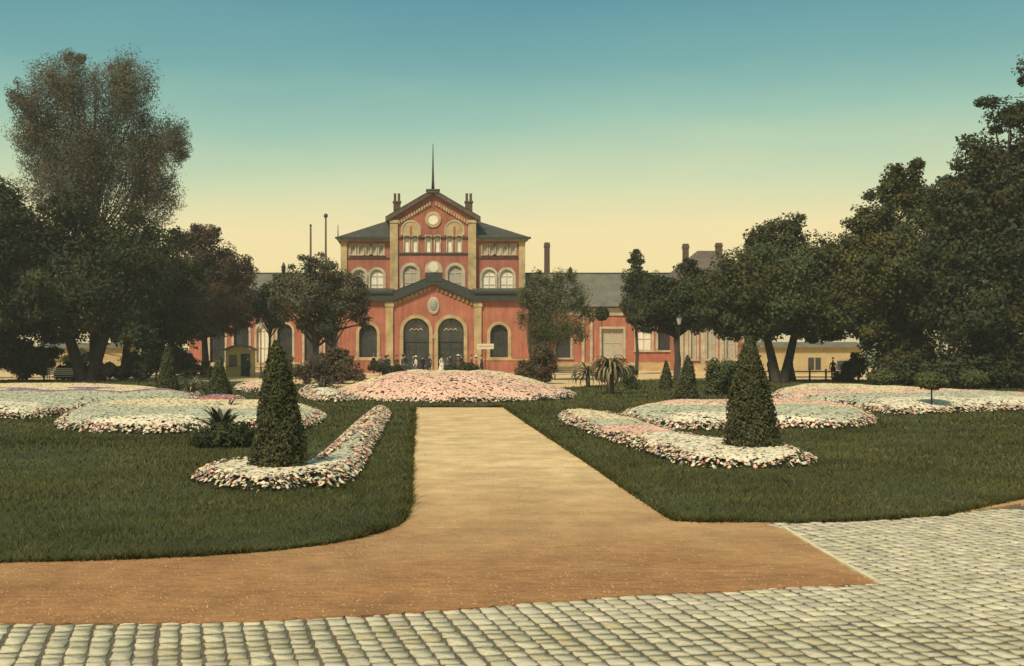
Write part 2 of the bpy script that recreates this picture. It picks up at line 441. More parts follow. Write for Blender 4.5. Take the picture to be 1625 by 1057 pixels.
def grass_blades():
    Vs, Fs, Cs = [], [], []
    base = 0
    LP = np.array(LAWN)
    for (y0, y1, dens, h, w) in ((11, 17, 900, 0.055, 0.011), (17, 23, 620, 0.06, 0.015), (23, 34, 260, 0.07, 0.024), (34, 52, 90, 0.085, 0.045), (52, 84, 28, 0.11, 0.08)):
        xw0, xw1 = -y1 * 0.45 - 1.0, y1 * 0.62 + 1.0
        n = int((xw1 - xw0) * (y1 - y0) * dens)
        p = np.column_stack([RNG.uniform(xw0, xw1, n), RNG.uniform(y0, y1, n)])
        # thin patches
        keep = inside(p, LAWN) & (RNG.random(n) < 0.78 + 0.3 * vnoise(p, 1.3, 3))
        p = p[keep]; n = len(p)
        a = RNG.uniform(0, 2 * math.pi, n)
        hh = h * RNG.uniform(0.5, 1.4, n) * (1 + 0.25 * vnoise(p, 0.9, 5)); ww = w * RNG.uniform(0.6, 1.4, n)
        lean = RNG.normal(0, 0.55, (n, 2)) * hh[:, None]
        dx = np.cos(a) * ww / 2; dy = np.sin(a) * ww / 2
        z0 = np.full(n, 0.04)
        A = np.column_stack([p[:, 0] - dx, p[:, 1] - dy, z0]); B = np.column_stack([p[:, 0] + dx, p[:, 1] + dy, z0])
        C = np.column_stack([p[:, 0] + lean[:, 0], p[:, 1] + lean[:, 1], z0 + hh])
        V = np.stack([A, B, C], 1).reshape(-1, 3)
        tone = np.clip(RNG.random(n) * 0.6 + 0.28 + 0.22 * vnoise(p, 0.45, 9) + 0.16 * vnoise(p, 1.7, 12), 0, 1.15)[:, None]
        c = np.array([0.058, 0.066, 0.018]) * (1 - tone) + np.array([0.180, 0.172, 0.052]) * tone
        dry = RNG.random(n) < 0.06 + 0.10 * np.clip(vnoise(p, 0.8, 31), 0, 1)
        c[dry] = (0.22, 0.18, 0.07)
        Vs.append(V); Cs.append(np.repeat(c, 3, 0)); Fs.append(np.arange(n * 3).reshape(-1, 3) + base); base += n * 3
    seg = np.array(LAWN[:28]); q = []
    for a, b in zip(seg[:-1], seg[1:]):
        if max(a[1], b[1]) > 48.5: continue
        n = int(np.hypot(*(b - a)) * 260)
        t = RNG.random(n)[:, None]
        nv = np.array([b[1] - a[1], a[0] - b[0]]) / (np.hypot(*(b - a)) + 1e-9)
        q.append(a + (b - a) * t + nv * RNG.normal(0.0, 0.025, n)[:, None])
    p = np.vstack(q); n = len(p)
    a = RNG.uniform(0, 2 * math.pi, n); hh = RNG.uniform(0.04, 0.12, n) * (1 + 0.5 * vnoise(p, 3, 8)); ww = 0.010 + 0.0007 * p[:, 1]
    lean = RNG.normal(0, 0.8, (n, 2)) * hh[:, None]; dx = np.cos(a) * ww / 2; dy = np.sin(a) * ww / 2; z0 = np.full(n, 0.012)
    V = np.stack([np.column_stack([p[:, 0] - dx, p[:, 1] - dy, z0]), np.column_stack([p[:, 0] + dx, p[:, 1] + dy, z0]), np.column_stack([p + lean, z0 + hh])], 1).reshape(-1, 3)
    tone = RNG.random(n)[:, None]
    Vs.append(V); Cs.append(np.repeat(np.array([0.05, 0.055, 0.014]) * (1 - tone) + np.array([0.15, 0.14, 0.04]) * tone, 3, 0)); Fs.append(np.arange(n * 3).reshape(-1, 3) + base)
    me = np_mesh('grass', np.vstack(Vs), np.vstack(Fs), M['grass'], col=np.vstack(Cs))
    o = link('grass', me)
    tag(o, 'short dark green grass of the lawns on both sides of the sand path', 'grass', kind='stuff')
grass_blades()

def pebbles():
    n = 26000
    y = 10 + 38 * RNG.random(n) ** 2.2
    p = np.column_stack([RNG.uniform(-0.45, 0.62, n) * y, y])
    p = p[inside(p, SAND) & ~inside(p, LAWN)]
    n = len(p)
    sz = RNG.uniform(0.004, 0.013, n) * (0.8 + 0.02 * p[:, 1])
    a = RNG.uniform(0, 6.28, n)
    V = np.zeros((n, 6, 3))
    for j in range(5):
        t = a + j * 2 * math.pi / 5
        V[:, j] = np.column_stack([p[:, 0] + np.cos(t) * sz, p[:, 1] + np.sin(t) * sz * RNG.uniform(0.6, 1.1, n), np.full(n, 0.011)])
    V[:, 5] = np.column_stack([p, 0.012 + sz * RNG.uniform(0.5, 0.9, n)])
    b = np.arange(n) * 6
    F = np.concatenate([np.stack([b + j, b + (j + 1) % 5, b + 5], 1) for j in range(5)])
    c = np.array([0.42, 0.26, 0.12]) * RNG.uniform(0.45, 1.7, n)[:, None]
    o = link('pebbles', np_mesh('pebbles', V.reshape(-1, 3), F, M['petal'], col=np.repeat(c, 6, 0)), sand)
    o['kind'] = 'stuff'
pebbles()

# ---------------------------------------------------------------- cobbles
def cobbles():
    root = MB(); root.slab([(-14, 5.0), (24, 5.0), (24, 17.6), (-14, 17.6)], -0.029, -0.007)
    pav = tag(root.build('cobbled_road', M['joint']), kind='structure')
    variants = []
    for k in range(7):
        r = np.random.default_rng(50 + k)
        n = 10
        ring = []
        for j in range(n):
            t = 2 * math.pi * j / n + r.uniform(-0.1, 0.1)
            c, s_ = math.cos(t), math.sin(t)
            e = 0.3
            ring.append((0.5 * math.copysign(abs(c) ** e, c) * r.uniform(0.86, 1.04), 0.5 * math.copysign(abs(s_) ** e, s_) * r.uniform(0.9, 1.03)))
        tz = r.uniform(-0.004, 0.004, n)
        V = [(x, y, -0.03) for x, y in ring] + [(x * 1.0, y * 1.0, -0.002) for x, y in ring] + [(x * 0.975, y * 0.975, 0.003 + tz[i] * 0.25) for i, (x, y) in enumerate(ring)] + [(r.uniform(-.1, .1), r.uniform(-.1, .1), 0.0035)]
        F = [(b * n + j, b * n + (j + 1) % n, (b + 1) * n + (j + 1) % n) for b in (0, 1) for j in range(n)] + [(b * n + j, (b + 1) * n + (j + 1) % n, (b + 1) * n + j) for b in (0, 1) for j in range(n)]
        F += [(2 * n + j, 2 * n + (j + 1) % n, 3 * n) for j in range(n)]
        variants.append((np.array(V), np.array(F)))
    cm = [M['cobble']]
    for k, (fr, fg, fb) in enumerate(((1.08, 1.07, 1.07), (0.90, 0.90, 0.92), (1.0, 0.98, 0.94), (0.97, 0.98, 1.0), (0.80, 0.78, 0.76), (0.88, 0.84, 0.74))):
        cm.append(mat('cobble_tone_%d' % k, (0.56 * fr, 0.50 * fg, 0.335 * fb), 0.92, 0.26, 3.5, 10, 0.35, 30))
    meshes = []
    for vi, (V, F) in enumerate(variants):
        for mm in cm:
            meshes.append(np_mesh('cobblestone', V, F, mm, smooth=False))
    ang = math.atan2(276 - VPX, FPX)          # courses run a little to the left of straight ahead
    u = np.array([math.sin(ang), math.cos(ang)]); w = np.array([math.cos(ang), -math.sin(ang)])
    stones = []
    rr = random.Random(11)
    W = 0.19
    for k in range(-75, 110):
        off = k * W
        t = 4.5 + rr.uniform(0, 0.25)
        bend = rr.uniform(-0.007, 0.007)
        while t < 20:
            ln = rr.choice((0.13, 0.16, 0.18, 0.20, 0.23, 0.17, 0.19, 0.27))
            c = u * (t + ln / 2) + w * (off + bend + 0.006 * math.sin(t * 1.3 + k) + 0.05 * math.sin(t * 0.5 + off * 0.4))
            t += ln + 0.0
            if -13.5 < c[0] < 23 and 5.2 < c[1] < 17.5:
                stones.append((c[0], c[1], W * rr.uniform(0.89, 0.985), (ln - 0.016) * rr.uniform(0.9, 1.0), rr.uniform(-0.1, 0.1), rr.uniform(-0.004, 0.003)))
    P = np.array([(a[0], a[1]) for a in stones])
    ins = inside(P, SAND) & (edge_dist(P, SAND) > 0.12)
    insl = inside(P, LAWN)
    stones = [q for q, i, j in zip(stones, ins, insl) if not i and not j]
    def shows(q):
        x, y = q[0], q[1]
        px = VPX + x / y * FPX; py = HOR + EYE / y * FPX
        return 0 < px < 1625 and py < 1050
    vis = sorted([q for q in stones if shows(q)], key=lambda q: q[1])
    near = vis[:300]; nearset = set(id(q) for q in near)
    rest = [q for q in stones if id(q) not in nearset]
    for q in near:
        o = link('cobblestone', meshes[rr.randrange(len(meshes))], pav)
        o.location = (q[0], q[1], q[5]); o.rotation_euler = (rr.uniform(-.012, .012), rr.uniform(-.012, .012), -ang + q[4] + rr.choice((0, math.pi))); o.scale = (q[2], q[3], 1)
    Vs, Fs, Cs, b = [], [], [], 0
    for q in rest:
        V, F = variants[rr.randrange(len(variants))]
        a = -ang + q[4]
        R = np.array([[math.cos(a), -math.sin(a)], [math.sin(a), math.cos(a)]])
        xy = (V[:, :2] * np.array([q[2], q[3]])) @ R.T + np.array([q[0], q[1]])
        Vs.append(np.column_stack([xy, V[:, 2] + q[5]])); Fs.append(F + b); b += len(V)
        Cs.append(np.tile(np.array([rr.choice((1.08, 1, 0.98, 0.9, 0.95, 0.8, 0.86))]) * np.array([1, rr.uniform(0.97, 1.0), rr.uniform(0.94, 1.08)]), (len(V), 1)))
    o = link('cobblestones', np_mesh('cobblestones', np.vstack(Vs), np.vstack(Fs), M['cobble_tint'], col=np.vstack(Cs)), pav)
    o['kind'] = 'stuff'
    # narrow pale kerb along the slanting edge of the sand
    kb = [gp(*p) for p in ((1392, 925), (1345, 899), (1300, 873), (1262, 850), (1243, 838))]
    for i in range(len(kb) - 1):
        a, c = Vector((*kb[i], 0)), Vector((*kb[i + 1], 0))
        d = (c - a).normalized(); nrm = Vector((d.y, -d.x, 0)) * 0.03
        q = MB(); q.slab([tuple((a + d * 0.01 - nrm).xy), tuple((a + d * 0.01 + nrm).xy), tuple((c - d * 0.01 + nrm).xy), tuple((c - d * 0.01 - nrm).xy)][::-1], -0.03, 0.03)
        q.build('kerb_stone', M['kerb'], pav)
cobbles()

# ---------------------------------------------------------------- flower beds
CREAM, PINK, SAGE, WHITE, ROSE, MAUVE, LEAF = (0.84, 0.68, 0.40), (0.85, 0.525, 0.38), (0.54, 0.53, 0.37), (0.84, 0.74, 0.52), (0.55, 0.18, 0.15), (0.34, 0.22, 0.27), (0.045, 0.06, 0.02)

def flower_bed(label, pts_px, h, bands, edge=0.5, dens=None, seed=0, rise=0.9, back=1.0, poly=None):
    """bands: list of (limit, colour) along the bed from its near edge (0) to its far edge (1), bent by noise."""
    poly = poly or smooth_poly([gp(*p) for p in pts_px], 2)
    P = np.array(poly)
    c = P.mean(0)
    root = thing('flower_bed', label, 'flower bed', (c[0], c[1], 0.05), 'bedding of the station garden')
    loc = P - c
    lp = [tuple(q) for q in loc]
    x0, y0 = loc.min(0); x1, y1 = loc.max(0)
    def height(p):
        d = edge_dist(p, lp); d[~inside(p, lp)] *= -1
        t = np.clip(d / rise, 0, 1)
        return d, h * (1 - (1 - t) ** 2) + 0.05 * h * vnoise(p, 2.0, seed)
    st = max(0.12, (x1 - x0) / 90)
    gxs = np.arange(x0 - st, x1 + 2 * st, st); gys = np.arange(y0 - st, y1 + 2 * st, st)
    GX, GY = np.meshgrid(gxs, gys)
    G = np.column_stack([GX.ravel(), GY.ravel()])
    d, z = height(G)
    z = np.where(d > 0, z - 0.03, -0.06)
    nx, ny = len(gxs), len(gys)
    idx = np.arange(nx * ny).reshape(ny, nx)
    F = np.stack([idx[:-1, :-1], idx[:-1, 1:], idx[1:, 1:], idx[1:, :-1]], -1).reshape(-1, 4)
    F = F[(d[F] > 0).any(1)]
    link('soil', np_mesh('soil', np.column_stack([G, z]), F, M['soil'], smooth=True), root)
    r = np.random.default_rng(900 + seed)
    Y = c[1]
    sz = 0.017 + Y * 0.0006                    # blossom radius
    dens = dens or min(900, 1.15 / (sz * sz * 3.2))
    n = int((x1 - x0) * (y1 - y0) * dens)
    p = np.column_stack([r.uniform(x0, x1, n), r.uniform(y0, y1, n)])
    d, z = height(p)
    k = d > 0.01
    p, d, z = p[k], d[k], z[k]; n = len(p)
    nb = max(0.001, (y1 - y0))
    # local depth across the bed: ratio of distance to the near side
    fr = (p[:, 1] - y0) / nb + 0.10 * vnoise(p, 1.1, seed + 1)
    if back == 'x':
        fr = (p[:, 0] - x0) / (x1 - x0) + 0.08 * vnoise(p, 1.1, seed + 1)
    colr = np.zeros((n, 3))
    prev = -9
    for lim, cc in bands:
        m = (fr >= prev) & (fr < lim)
        colr[m] = cc
        prev = lim
    mixm = r.random(n) < 0.07
    pal = np.array([CREAM, PINK, SAGE, WHITE])
    colr[mixm] = pal[r.integers(0, 4, mixm.sum())]
    gl = r.random(n) < 0.03
    colr[gl] = (0.13, 0.15, 0.06)
    e = d < edge * (1 + 0.35 * vnoise(p, 2.2, seed + 4))
    pe = np.array([WHITE, WHITE, CREAM, PINK, PINK, WHITE, SAGE, CREAM, MAUVE, ROSE, LEAF, LEAF])
    colr[e] = pe[r.integers(0, 12, e.sum())]
    gap = e & (r.random(n) < 0.10)
    colr *= np.where(e, r.uniform(0.75, 1.1, n), r.uniform(0.93, 1.06, n))[:, None]
    keep = ~gap
    p2, z2, c2, d2 = p[keep], z[keep], colr[keep], d[keep]
    n2 = len(p2)
    e2 = e[keep]
    R = sz * np.where(e2, r.uniform(0.5, 1.5, n2), r.uniform(1.3, 1.85, n2))
    top = z2 + r.uniform(0.0, 0.06, n2) * np.where(e2, 1.5, 0.22) + 0.03
    K = 6 if Y < 45 else 5
    tl = r.normal(0, 1.0, (n2, 2)) * np.where(e2, 0.3, 0.10)[:, None]
    ep = 0.06
    sl = np.column_stack([(height(p2 + [ep, 0])[1] - height(p2 - [ep, 0])[1]), (height(p2 + [0, ep])[1] - height(p2 - [0, ep])[1])]) / (2 * ep)
    tl = tl - np.clip(sl, -1.1, 1.1) * 0.9
    V = np.zeros((n2, K + 1, 3))
    ph = r.uniform(0, 6.28, n2)
    for j in range(K):
        a = ph + 2 * math.pi * j / K
        rr_ = R * (1 + 0.18 * np.sin(3 * a + ph))
        ox, oy = np.cos(a) * rr_, np.sin(a) * rr_
        V[:, j, 0] = p2[:, 0] + ox; V[:, j, 1] = p2[:, 1] + oy
        V[:, j, 2] = top - R * np.where(e2, 0.45, 0.18) - (ox * tl[:, 0] + oy * tl[:, 1])
    V[:, K, 0] = p2[:, 0]; V[:, K, 1] = p2[:, 1]; V[:, K, 2] = top
    base = (np.arange(n2) * (K + 1))[:, None]
    F = np.concatenate([np.stack([base[:, 0] + j, base[:, 0] + (j + 1) % K, base[:, 0] + K], 1) for j in range(K)])
    o = link('blossoms', np_mesh('blossoms', V.reshape(-1, 3), F, M['petal'], col=np.repeat(c2, K + 1, 0)), root)
    o['kind'] = 'stuff'
    # leaves, mostly showing at the rim
    pick = e & (r.random(n) < 0.85)
    pl, zl, dl = p[pick], z[pick], d[pick]
    q = len(pl)
    out = r.normal(0, 0.04, (q, 2))
    pl = pl + out
    cols = np.array([0.045, 0.06, 0.018]) * r.uniform(0.6, 1.9, q)[:, None]
    V, F, C = leaf_quads(np.column_stack([pl, zl * r.uniform(0.3, 1.0, q) + r.uniform(0.0, 0.06, q)]), sz * 1.2, r, cols, up=0.5)
    o = link('leaves', np_mesh('leaves', V, F, M['leaf'], col=C), root)
    o['kind'] = 'stuff'
    return root

def leaf_quads(P, size, r, cols, up=0.3, asp=1.7, normal=None):
    n = len(P)
    N = r.normal(0, 1, (n, 3))
    if normal is not None: N = N * 0.7 + normal * 1.1
    N[:, 2] += up
    N /= np.linalg.norm(N, axis=1)[:, None] + 1e-9
    T = r.normal(0, 1, (n, 3))
    T -= (T * N).sum(1)[:, None] * N
    T /= np.linalg.norm(T, axis=1)[:, None] + 1e-9
    B = np.cross(N, T)
    s = size * r.uniform(0.6, 1.35, n)[:, None]
    V = np.stack([P - T * s, P + B * s / asp - N * s * 0.12, P + T * s, P - B * s / asp - N * s * 0.12], 1).reshape(-1, 3)
    F = np.arange(n * 4).reshape(-1, 4)
    return V, F, np.repeat(cols, 4, 0)

# beds, near to far
flower_bed('boomerang flower bed round the foot of the tall clipped cone left of the path',
           [(294, 769), (335, 780), (400, 786), (455, 786), (492, 778), (520, 782), (556, 778), (580, 748), (597, 712), (612, 682), (624, 660), (612, 652), (590, 654),
            (556, 684), (525, 716), (498, 738), (488, 750), (440, 746), (392, 745), (330, 752)], 0.20,
           [(0.2, WHITE), (0.45, SAGE), (0.55, PINK), (0.62, SAGE), (9, CREAM)], edge=0.42, rise=0.5, seed=1)
flower_bed('slanting flower bed round the foot of the tall clipped cone right of the path',
           [(882, 660), (892, 676), (945, 697), (1010, 718), (1065, 740), (1110, 747), (1170, 747), (1240, 748), (1304, 742), (1285, 731), (1245, 716), (1170, 712), (1110, 706),
            (1075, 694), (1035, 680), (985, 667), (930, 658)], 0.22,
           [(0.25, WHITE), (0.5, PINK), (0.7, SAGE), (9, CREAM)], edge=0.38, rise=0.7, seed=2)
flower_bed('long pink and sage flower bed behind the tall clipped cone right of the path',
           [(972, 664), (1000, 674), (1050, 685), (1130, 688), (1200, 683), (1240, 683), (1310, 684), (1380, 682), (1398, 672), (1380, 660), (1300, 652), (1220, 650), (1130, 650), (1030, 652)], 0.42,
           [(0.16, WHITE), (0.48, SAGE), (0.6, CREAM), (9, PINK)], edge=0.35, rise=1.2, seed=3)
flower_bed('wide cream flower bed under the dark trees at the right edge',
           [(1215, 634), (1240, 644), (1330, 648), (1385, 656), (1410, 662), (1500, 659), (1590, 655), (1700, 653), (1720, 642), (1620, 636), (1540, 632), (1450, 626), (1330, 621), (1240, 620)], 0.42,
           [(0.18, WHITE), (0.42, SAGE), (0.55, PINK), (9, CREAM)], edge=0.4, rise=1.6, seed=4)
flower_bed('broad sage and cream flower bed beside the dark spiky plant on the left lawn',
           [(80, 680), (110, 688), (180, 691), (260, 693), (330, 689), (400, 688), (470, 690), (505, 678), (524, 664), (500, 656), (420, 652), (330, 650), (220, 650), (140, 655), (100, 664)], 0.42,
           [(0.12, WHITE), (0.5, SAGE), (0.66, CREAM), (9, CREAM)], edge=0.34, rise=1.2, seed=5)
flower_bed('pale flower bed at the left edge under the big dark tree',
           [(-90, 668), (5, 668), (60, 668), (90, 660), (150, 652), (230, 648), (330, 640), (318, 632), (240, 623), (150, 619), (60, 619), (-90, 622)], 0.40,
           [(0.14, WHITE), (0.5, SAGE), (0.62, MAUVE), (9, CREAM)], edge=0.4, rise=1.6, seed=6)
flower_bed('narrow mauve flower row between two pale beds on the left lawn',
           [(300, 643), (350, 646), (395, 643), (392, 638), (350, 636), (305, 638)], 0.28, [(0.4, ROSE), (9, MAUVE)], edge=0.3, rise=0.8, seed=7)
flower_bed('small pink flower bed in front of the yellow kiosk',
           [(368, 622), (400, 625), (440, 623), (470, 617), (430, 612), (375, 613)], 0.35, [(0.4, PINK), (9, CREAM)], edge=0.5, rise=1.2, seed=8)
flower_bed('small cream flower bed left of the large central mound',
           [(478, 634), (505, 640), (550, 642), (560, 632), (530, 620), (490, 616), (472, 622)], 0.38, [(0.4, WHITE), (9, CREAM)], edge=0.5, rise=1.2, seed=9)
# central mound: an ellipse, higher than the rest
mound = [(1.8 + 6.5 * math.cos(t) * (1.0), 57.2 + 7.4 * math.sin(t)) for t in [2 * math.pi * k / 60 for k in range(60)]]
flower_bed('large domed pink and cream flower bed at the far end of the path', None, 1.22, [(0.42, PINK), (9, CREAM)], edge=0.40, rise=5.2, seed=10, poly=mound)

# ---------------------------------------------------------------- station building
def arch_pts(cx, r, zs, n=12):     # left spring -> right spring over the top
    return [(cx - r * math.cos(math.pi * k / n), zs + r * math.sin(math.pi * k / n)) for k in range(n + 1)]

def wall_panel(mb, x0, x1, z0, z1, y, ops, depth=0.35, mi=0):
    """front skin at y (facing -Y) with true openings and reveals; ops = (cx, w, zb, zt, arched)"""
    ops = sorted(ops)
    cols = {}
    for o in ops: cols.setdefault((round(o[0] - o[1] / 2, 4), round(o[0] + o[1] / 2, 4)), []).append(o)
    x = x0
    Q = lambda a, b, c, d: mb.poly([(a, y, c), (b, y, c), (b, y, d), (a, y, d)], mi)
    for (a, b), lst in sorted(cols.items()):
        if a > x: Q(x, a, z0, z1)
        z = z0
        for (cx, w, zb, zt, ar) in sorted(lst, key=lambda o: o[2]):
            if zb > z: Q(a, b, z, zb)
            zs = zt - w / 2 if ar else zt
            mb.poly([(a, y, zb), (a, y + depth, zb), (b, y + depth, zb), (b, y, zb)][::-1], mi)
            mb.poly([(a, y, zb), (a, y, zs), (a, y + depth, zs), (a, y + depth, zb)][::-1], mi)
            mb.poly([(b, y, zb), (b, y + depth, zb), (b, y + depth, zs), (b, y, zs)][::-1], mi)
            if ar:
                pts = arch_pts(cx, w / 2, zs)
                h = len(pts) // 2
                for i in range(len(pts) - 1):
                    p, q = pts[i], pts[i + 1]
                    mb.poly([(p[0], y, p[1]), (q[0], y, q[1]), (q[0], y + depth, q[1]), (p[0], y + depth, p[1])], mi)
                    mb.poly([(p[0], y, p[1]), (q[0], y, q[1]), (q[0], y, zt), (p[0], y, zt)][::-1], mi)
            else:
                mb.poly([(a, y, zt), (b, y, zt), (b, y + depth, zt), (a, y + depth, zt)], mi)
            z = zt
        if z < z1: Q(a, b, z, z1)
        x = b
    if x < x1: Q(x, x1, z0, z1)

def surround(mb, cx, w, zb, zt, t, y0, y1, ar=True, mi=0, sill=0.0):
    r = w / 2
    zs = zt - r if ar else zt
    for sgn in (-1, 1):
        a, b = sorted((cx + sgn * r, cx + sgn * (r + t)))
        mb.box(a, b, y0, y1, zb, zs, mi)
    if ar:
        I, O = arch_pts(cx, r, zs, 14), arch_pts(cx, r + t, zs, 14)
        for i in range(14):
            mb.prism([I[i], I[i + 1], O[i + 1], O[i]][::-1], y0, y1, mi)
    else:
        mb.box(cx - r - t, cx + r + t, y0, y1, zt, zt + t, mi)
    if sill: mb.box(cx - r - t - 0.08, cx + r + t + 0.08, y0 - 0.08, y1, zb - sill, zb, mi)

def window(parent, cx, w, zb, zt, y, ar=True, pane='glass', trim='pale_stone', t=0.25, bars=(1, 2), depth=0.35, frame='frame', sill=0.18):
    """frame and glazing in an opening whose wall face is at y"""
    m = MB()
    b = 0.07
    surround(m, cx, w - 2 * b - 0.004, zb + b, zt - b - 0.002, b, y + depth - 0.14, y + depth - 0.04, ar)
    m.box(cx - w / 2 + 0.002, cx + w / 2 - 0.002, y + depth - 0.14, y + depth - 0.04, zb + 0.002, zb + b)
    zs = zt - w / 2 if ar else zt
    for k in range(1, bars[0] + 1):
        x = cx - w / 2 + w * k / (bars[0] + 1)
        top = zs + (math.sqrt(max(0, (w / 2) ** 2 - (x - cx) ** 2)) if ar else 0) - b
        m.box(x - 0.04, x + 0.04, y + depth - 0.13, y + depth - 0.05, zb + b, top)
    for k in range(bars[1]):
        z = zs - k * (zs - zb) / max(1, bars[1])
        m.box(cx - w / 2 + b, cx + w / 2 - b, y + depth - 0.12, y + depth - 0.055, z - 0.04, z + 0.04)
    f = m.build('window', M[frame], parent)
    g_ = MB()
    pts = [(cx - w / 2 + 0.01, zb + 0.01), (cx + w / 2 - 0.01, zb + 0.01)] + (arch_pts(cx, w / 2 - 0.01, zs)[::-1] if ar else [(cx + w / 2 - 0.01, zt - 0.01), (cx - w / 2 + 0.01, zt - 0.01)])
    g_.prism(pts, y + depth - 0.075, y + depth - 0.06)
    g_.build('pane', M[pane], f)
    if trim:
        s_ = MB()
        surround(s_, cx, w + 0.004, zb, zt + 0.002, t, y - 0.07, y + 0.05, ar, 0, sill)
        s_.build('surround', M[trim], f)
    return f

ST = 688.0                       # survey column of the station's middle axis
YA, YB = 108.0, 112.0            # porch front, upper front
SC = (gx(ST, YA), YA, 0.0)
station = thing('station_building', 'red brick station hall with stepped-up gable, flagpole and twin arched doors', 'building', SC)
XA = lambda px: (px - ST) * YA / FPX          # local x on the porch plane
XB = lambda px: (px - ST) * YB / FPX
ZA = lambda py: gz(py, YA)
ZB = lambda py: gz(py, YB)
yB = YB - YA
HW = XB(834)                     # half width of the hall
def P(name, mb, m, parent=station): return mb.build(name, M[m] if isinstance(m, str) else m, parent)

# --- porch storey
zc0, zc1 = ZA(478), ZA(466)
w_ = MB()
dw = XA(ST + 20.5) * 2           # door opening width
dx = XA(ST + 27.5)
pw = 1.75; px_ = XA(ST + 104)
ops = [(-dx, dw, 0.32, ZA(505), True), (dx, dw, 0.32, ZA(505), True), (px_, pw, ZA(567), ZA(515), True), (-px_, pw, ZA(567), ZA(515), True)]
wall_panel(w_, -HW, HW, 0, zc0 + 0.3, 0, ops, 0.45)
gpx = XA(ST + 64)
w_.poly([(-gpx, 0, zc0 + 0.3), (gpx, 0, zc0 + 0.3), (0, 0, ZA(444))])
w_.poly([(-HW, 0, 0), (-HW, yB, 0), (-HW, yB, zc0 + 0.3), (-HW, 0, zc0 + 0.3)][::-1]); w_.poly([(HW, 0, 0), (HW, yB, 0), (HW, yB, zc0 + 0.3), (HW, 0, zc0 + 0.3)])
P('porch_wall', w_, 'brick2')
for sx in (-1, 1):
    x = sx * XA(ST + 70)
    m = MB(); m.box(x - 0.36, x + 0.36, -0.22, -0.002, 0.9, zc0 - 0.02); m.box(x - 0.46, x + 0.46, -0.3, -0.003, 0, 0.9); m.box(x - 0.44, x + 0.44, -0.28, -0.004, zc0 - 0.55, zc0 - 0.15)
    P('pilaster', m, 'stone')
    m = MB()
    a, b = sorted((sx * gpx, sx * (HW + 0.35)))
    m.box(a, b, -0.45, -0.003, zc0, zc1); m.box(a, b, -0.62, -0.002, zc1 + 0.002, zc1 + 0.22)
    P('cornice', m, 'dark_moulding')
    m = MB(); m.poly([(a, -0.6, zc1 + 0.23), (b, -0.6, zc1 + 0.23), (b, yB, zc1 + 0.75), (a, yB, zc1 + 0.75)]); m.poly([(b if sx > 0 else a, -0.6, zc1 + 0.23), (b if sx > 0 else a, yB, zc1 + 0.75), (b if sx > 0 else a, yB, zc1 + .23)])
    P('porch_roof', m, 'slate')
    # raking cornice of the porch gable
    m = MB()
    zt = ZA(439)
    m.prism([(sx * gpx, zc0), (sx * gpx, zc1 + 0.22), (0, zt + 0.1), (0, zt - 0.75)] if sx > 0 else [(sx * gpx, zc0), (0, zt - 0.75), (0, zt + 0.1), (sx * gpx, zc1 + 0.22)], -0.5, -0.004)
    P('raking_cornice', m, 'dark_moulding')
    m = MB(); m.poly([(sx * gpx, -0.55, zc1 + 0.23), (0, -0.55, zt + 0.12), (0, yB + 0.2, zt + 0.12), (sx * gpx, yB + 0.2, zc1 + 0.23)]); P('porch_gable_roof', m, 'slate')
    # stepped corbels below the rake
    m = MB()
    for k in range(9):
        f = (k + 0.6) / 9.6
        xx = sx * gpx * (1 - f); zz = zc0 + (zt - 0.75 - zc0) * f - 0.32
        m.box(xx - 0.12, xx + 0.12, -0.16, -0.002, zz - 0.14, zz + 0.2)
    o = P('corbels', m, 'stone'); o['kind'] = 'stuff'
m = MB(); m.box(XA(675), XA(702), -0.55, 0.9, ZA(447), ZA(433)); P('gable_block', m, 'dark_moulding')
m = MB()
pts = [(-0.86, ZA(433) + .002), (0.86, ZA(433) + .002)] + arch_pts(0, 0.86, ZA(428))[::-1]
m.prism(pts, -0.2, 0.35); crest = P('crest', m, 'pale_stone')
m = MB(); m.lathe([(0.5, 0), (0.46, 0.06)], n=20, smooth=False); o = m.build('crest_roundel', M['sign'], crest); o.rotation_euler = (math.radians(90), 0, 0); o.location = (0, -0.2, ZA(425))
# oval medallion
m = MB(); m.lathe([(0.62, 0), (0.62, 0.1), (0.5, 0.16)], n=24, smooth=False); o = m.build('medallion', M['pale_stone'], station); o.rotation_euler = (math.radians(90), 0, 0); o.scale = (0.95, 1.4, 1); o.location = (0, 0, ZA(485))
m = MB(); m.lathe([(0.40, 0.14), (0.34, 0.22)], n=24); m.build('medallion_boss', mat('grey_relief', (0.33, 0.33, 0.30), 0.9, 0.2, 3), o)
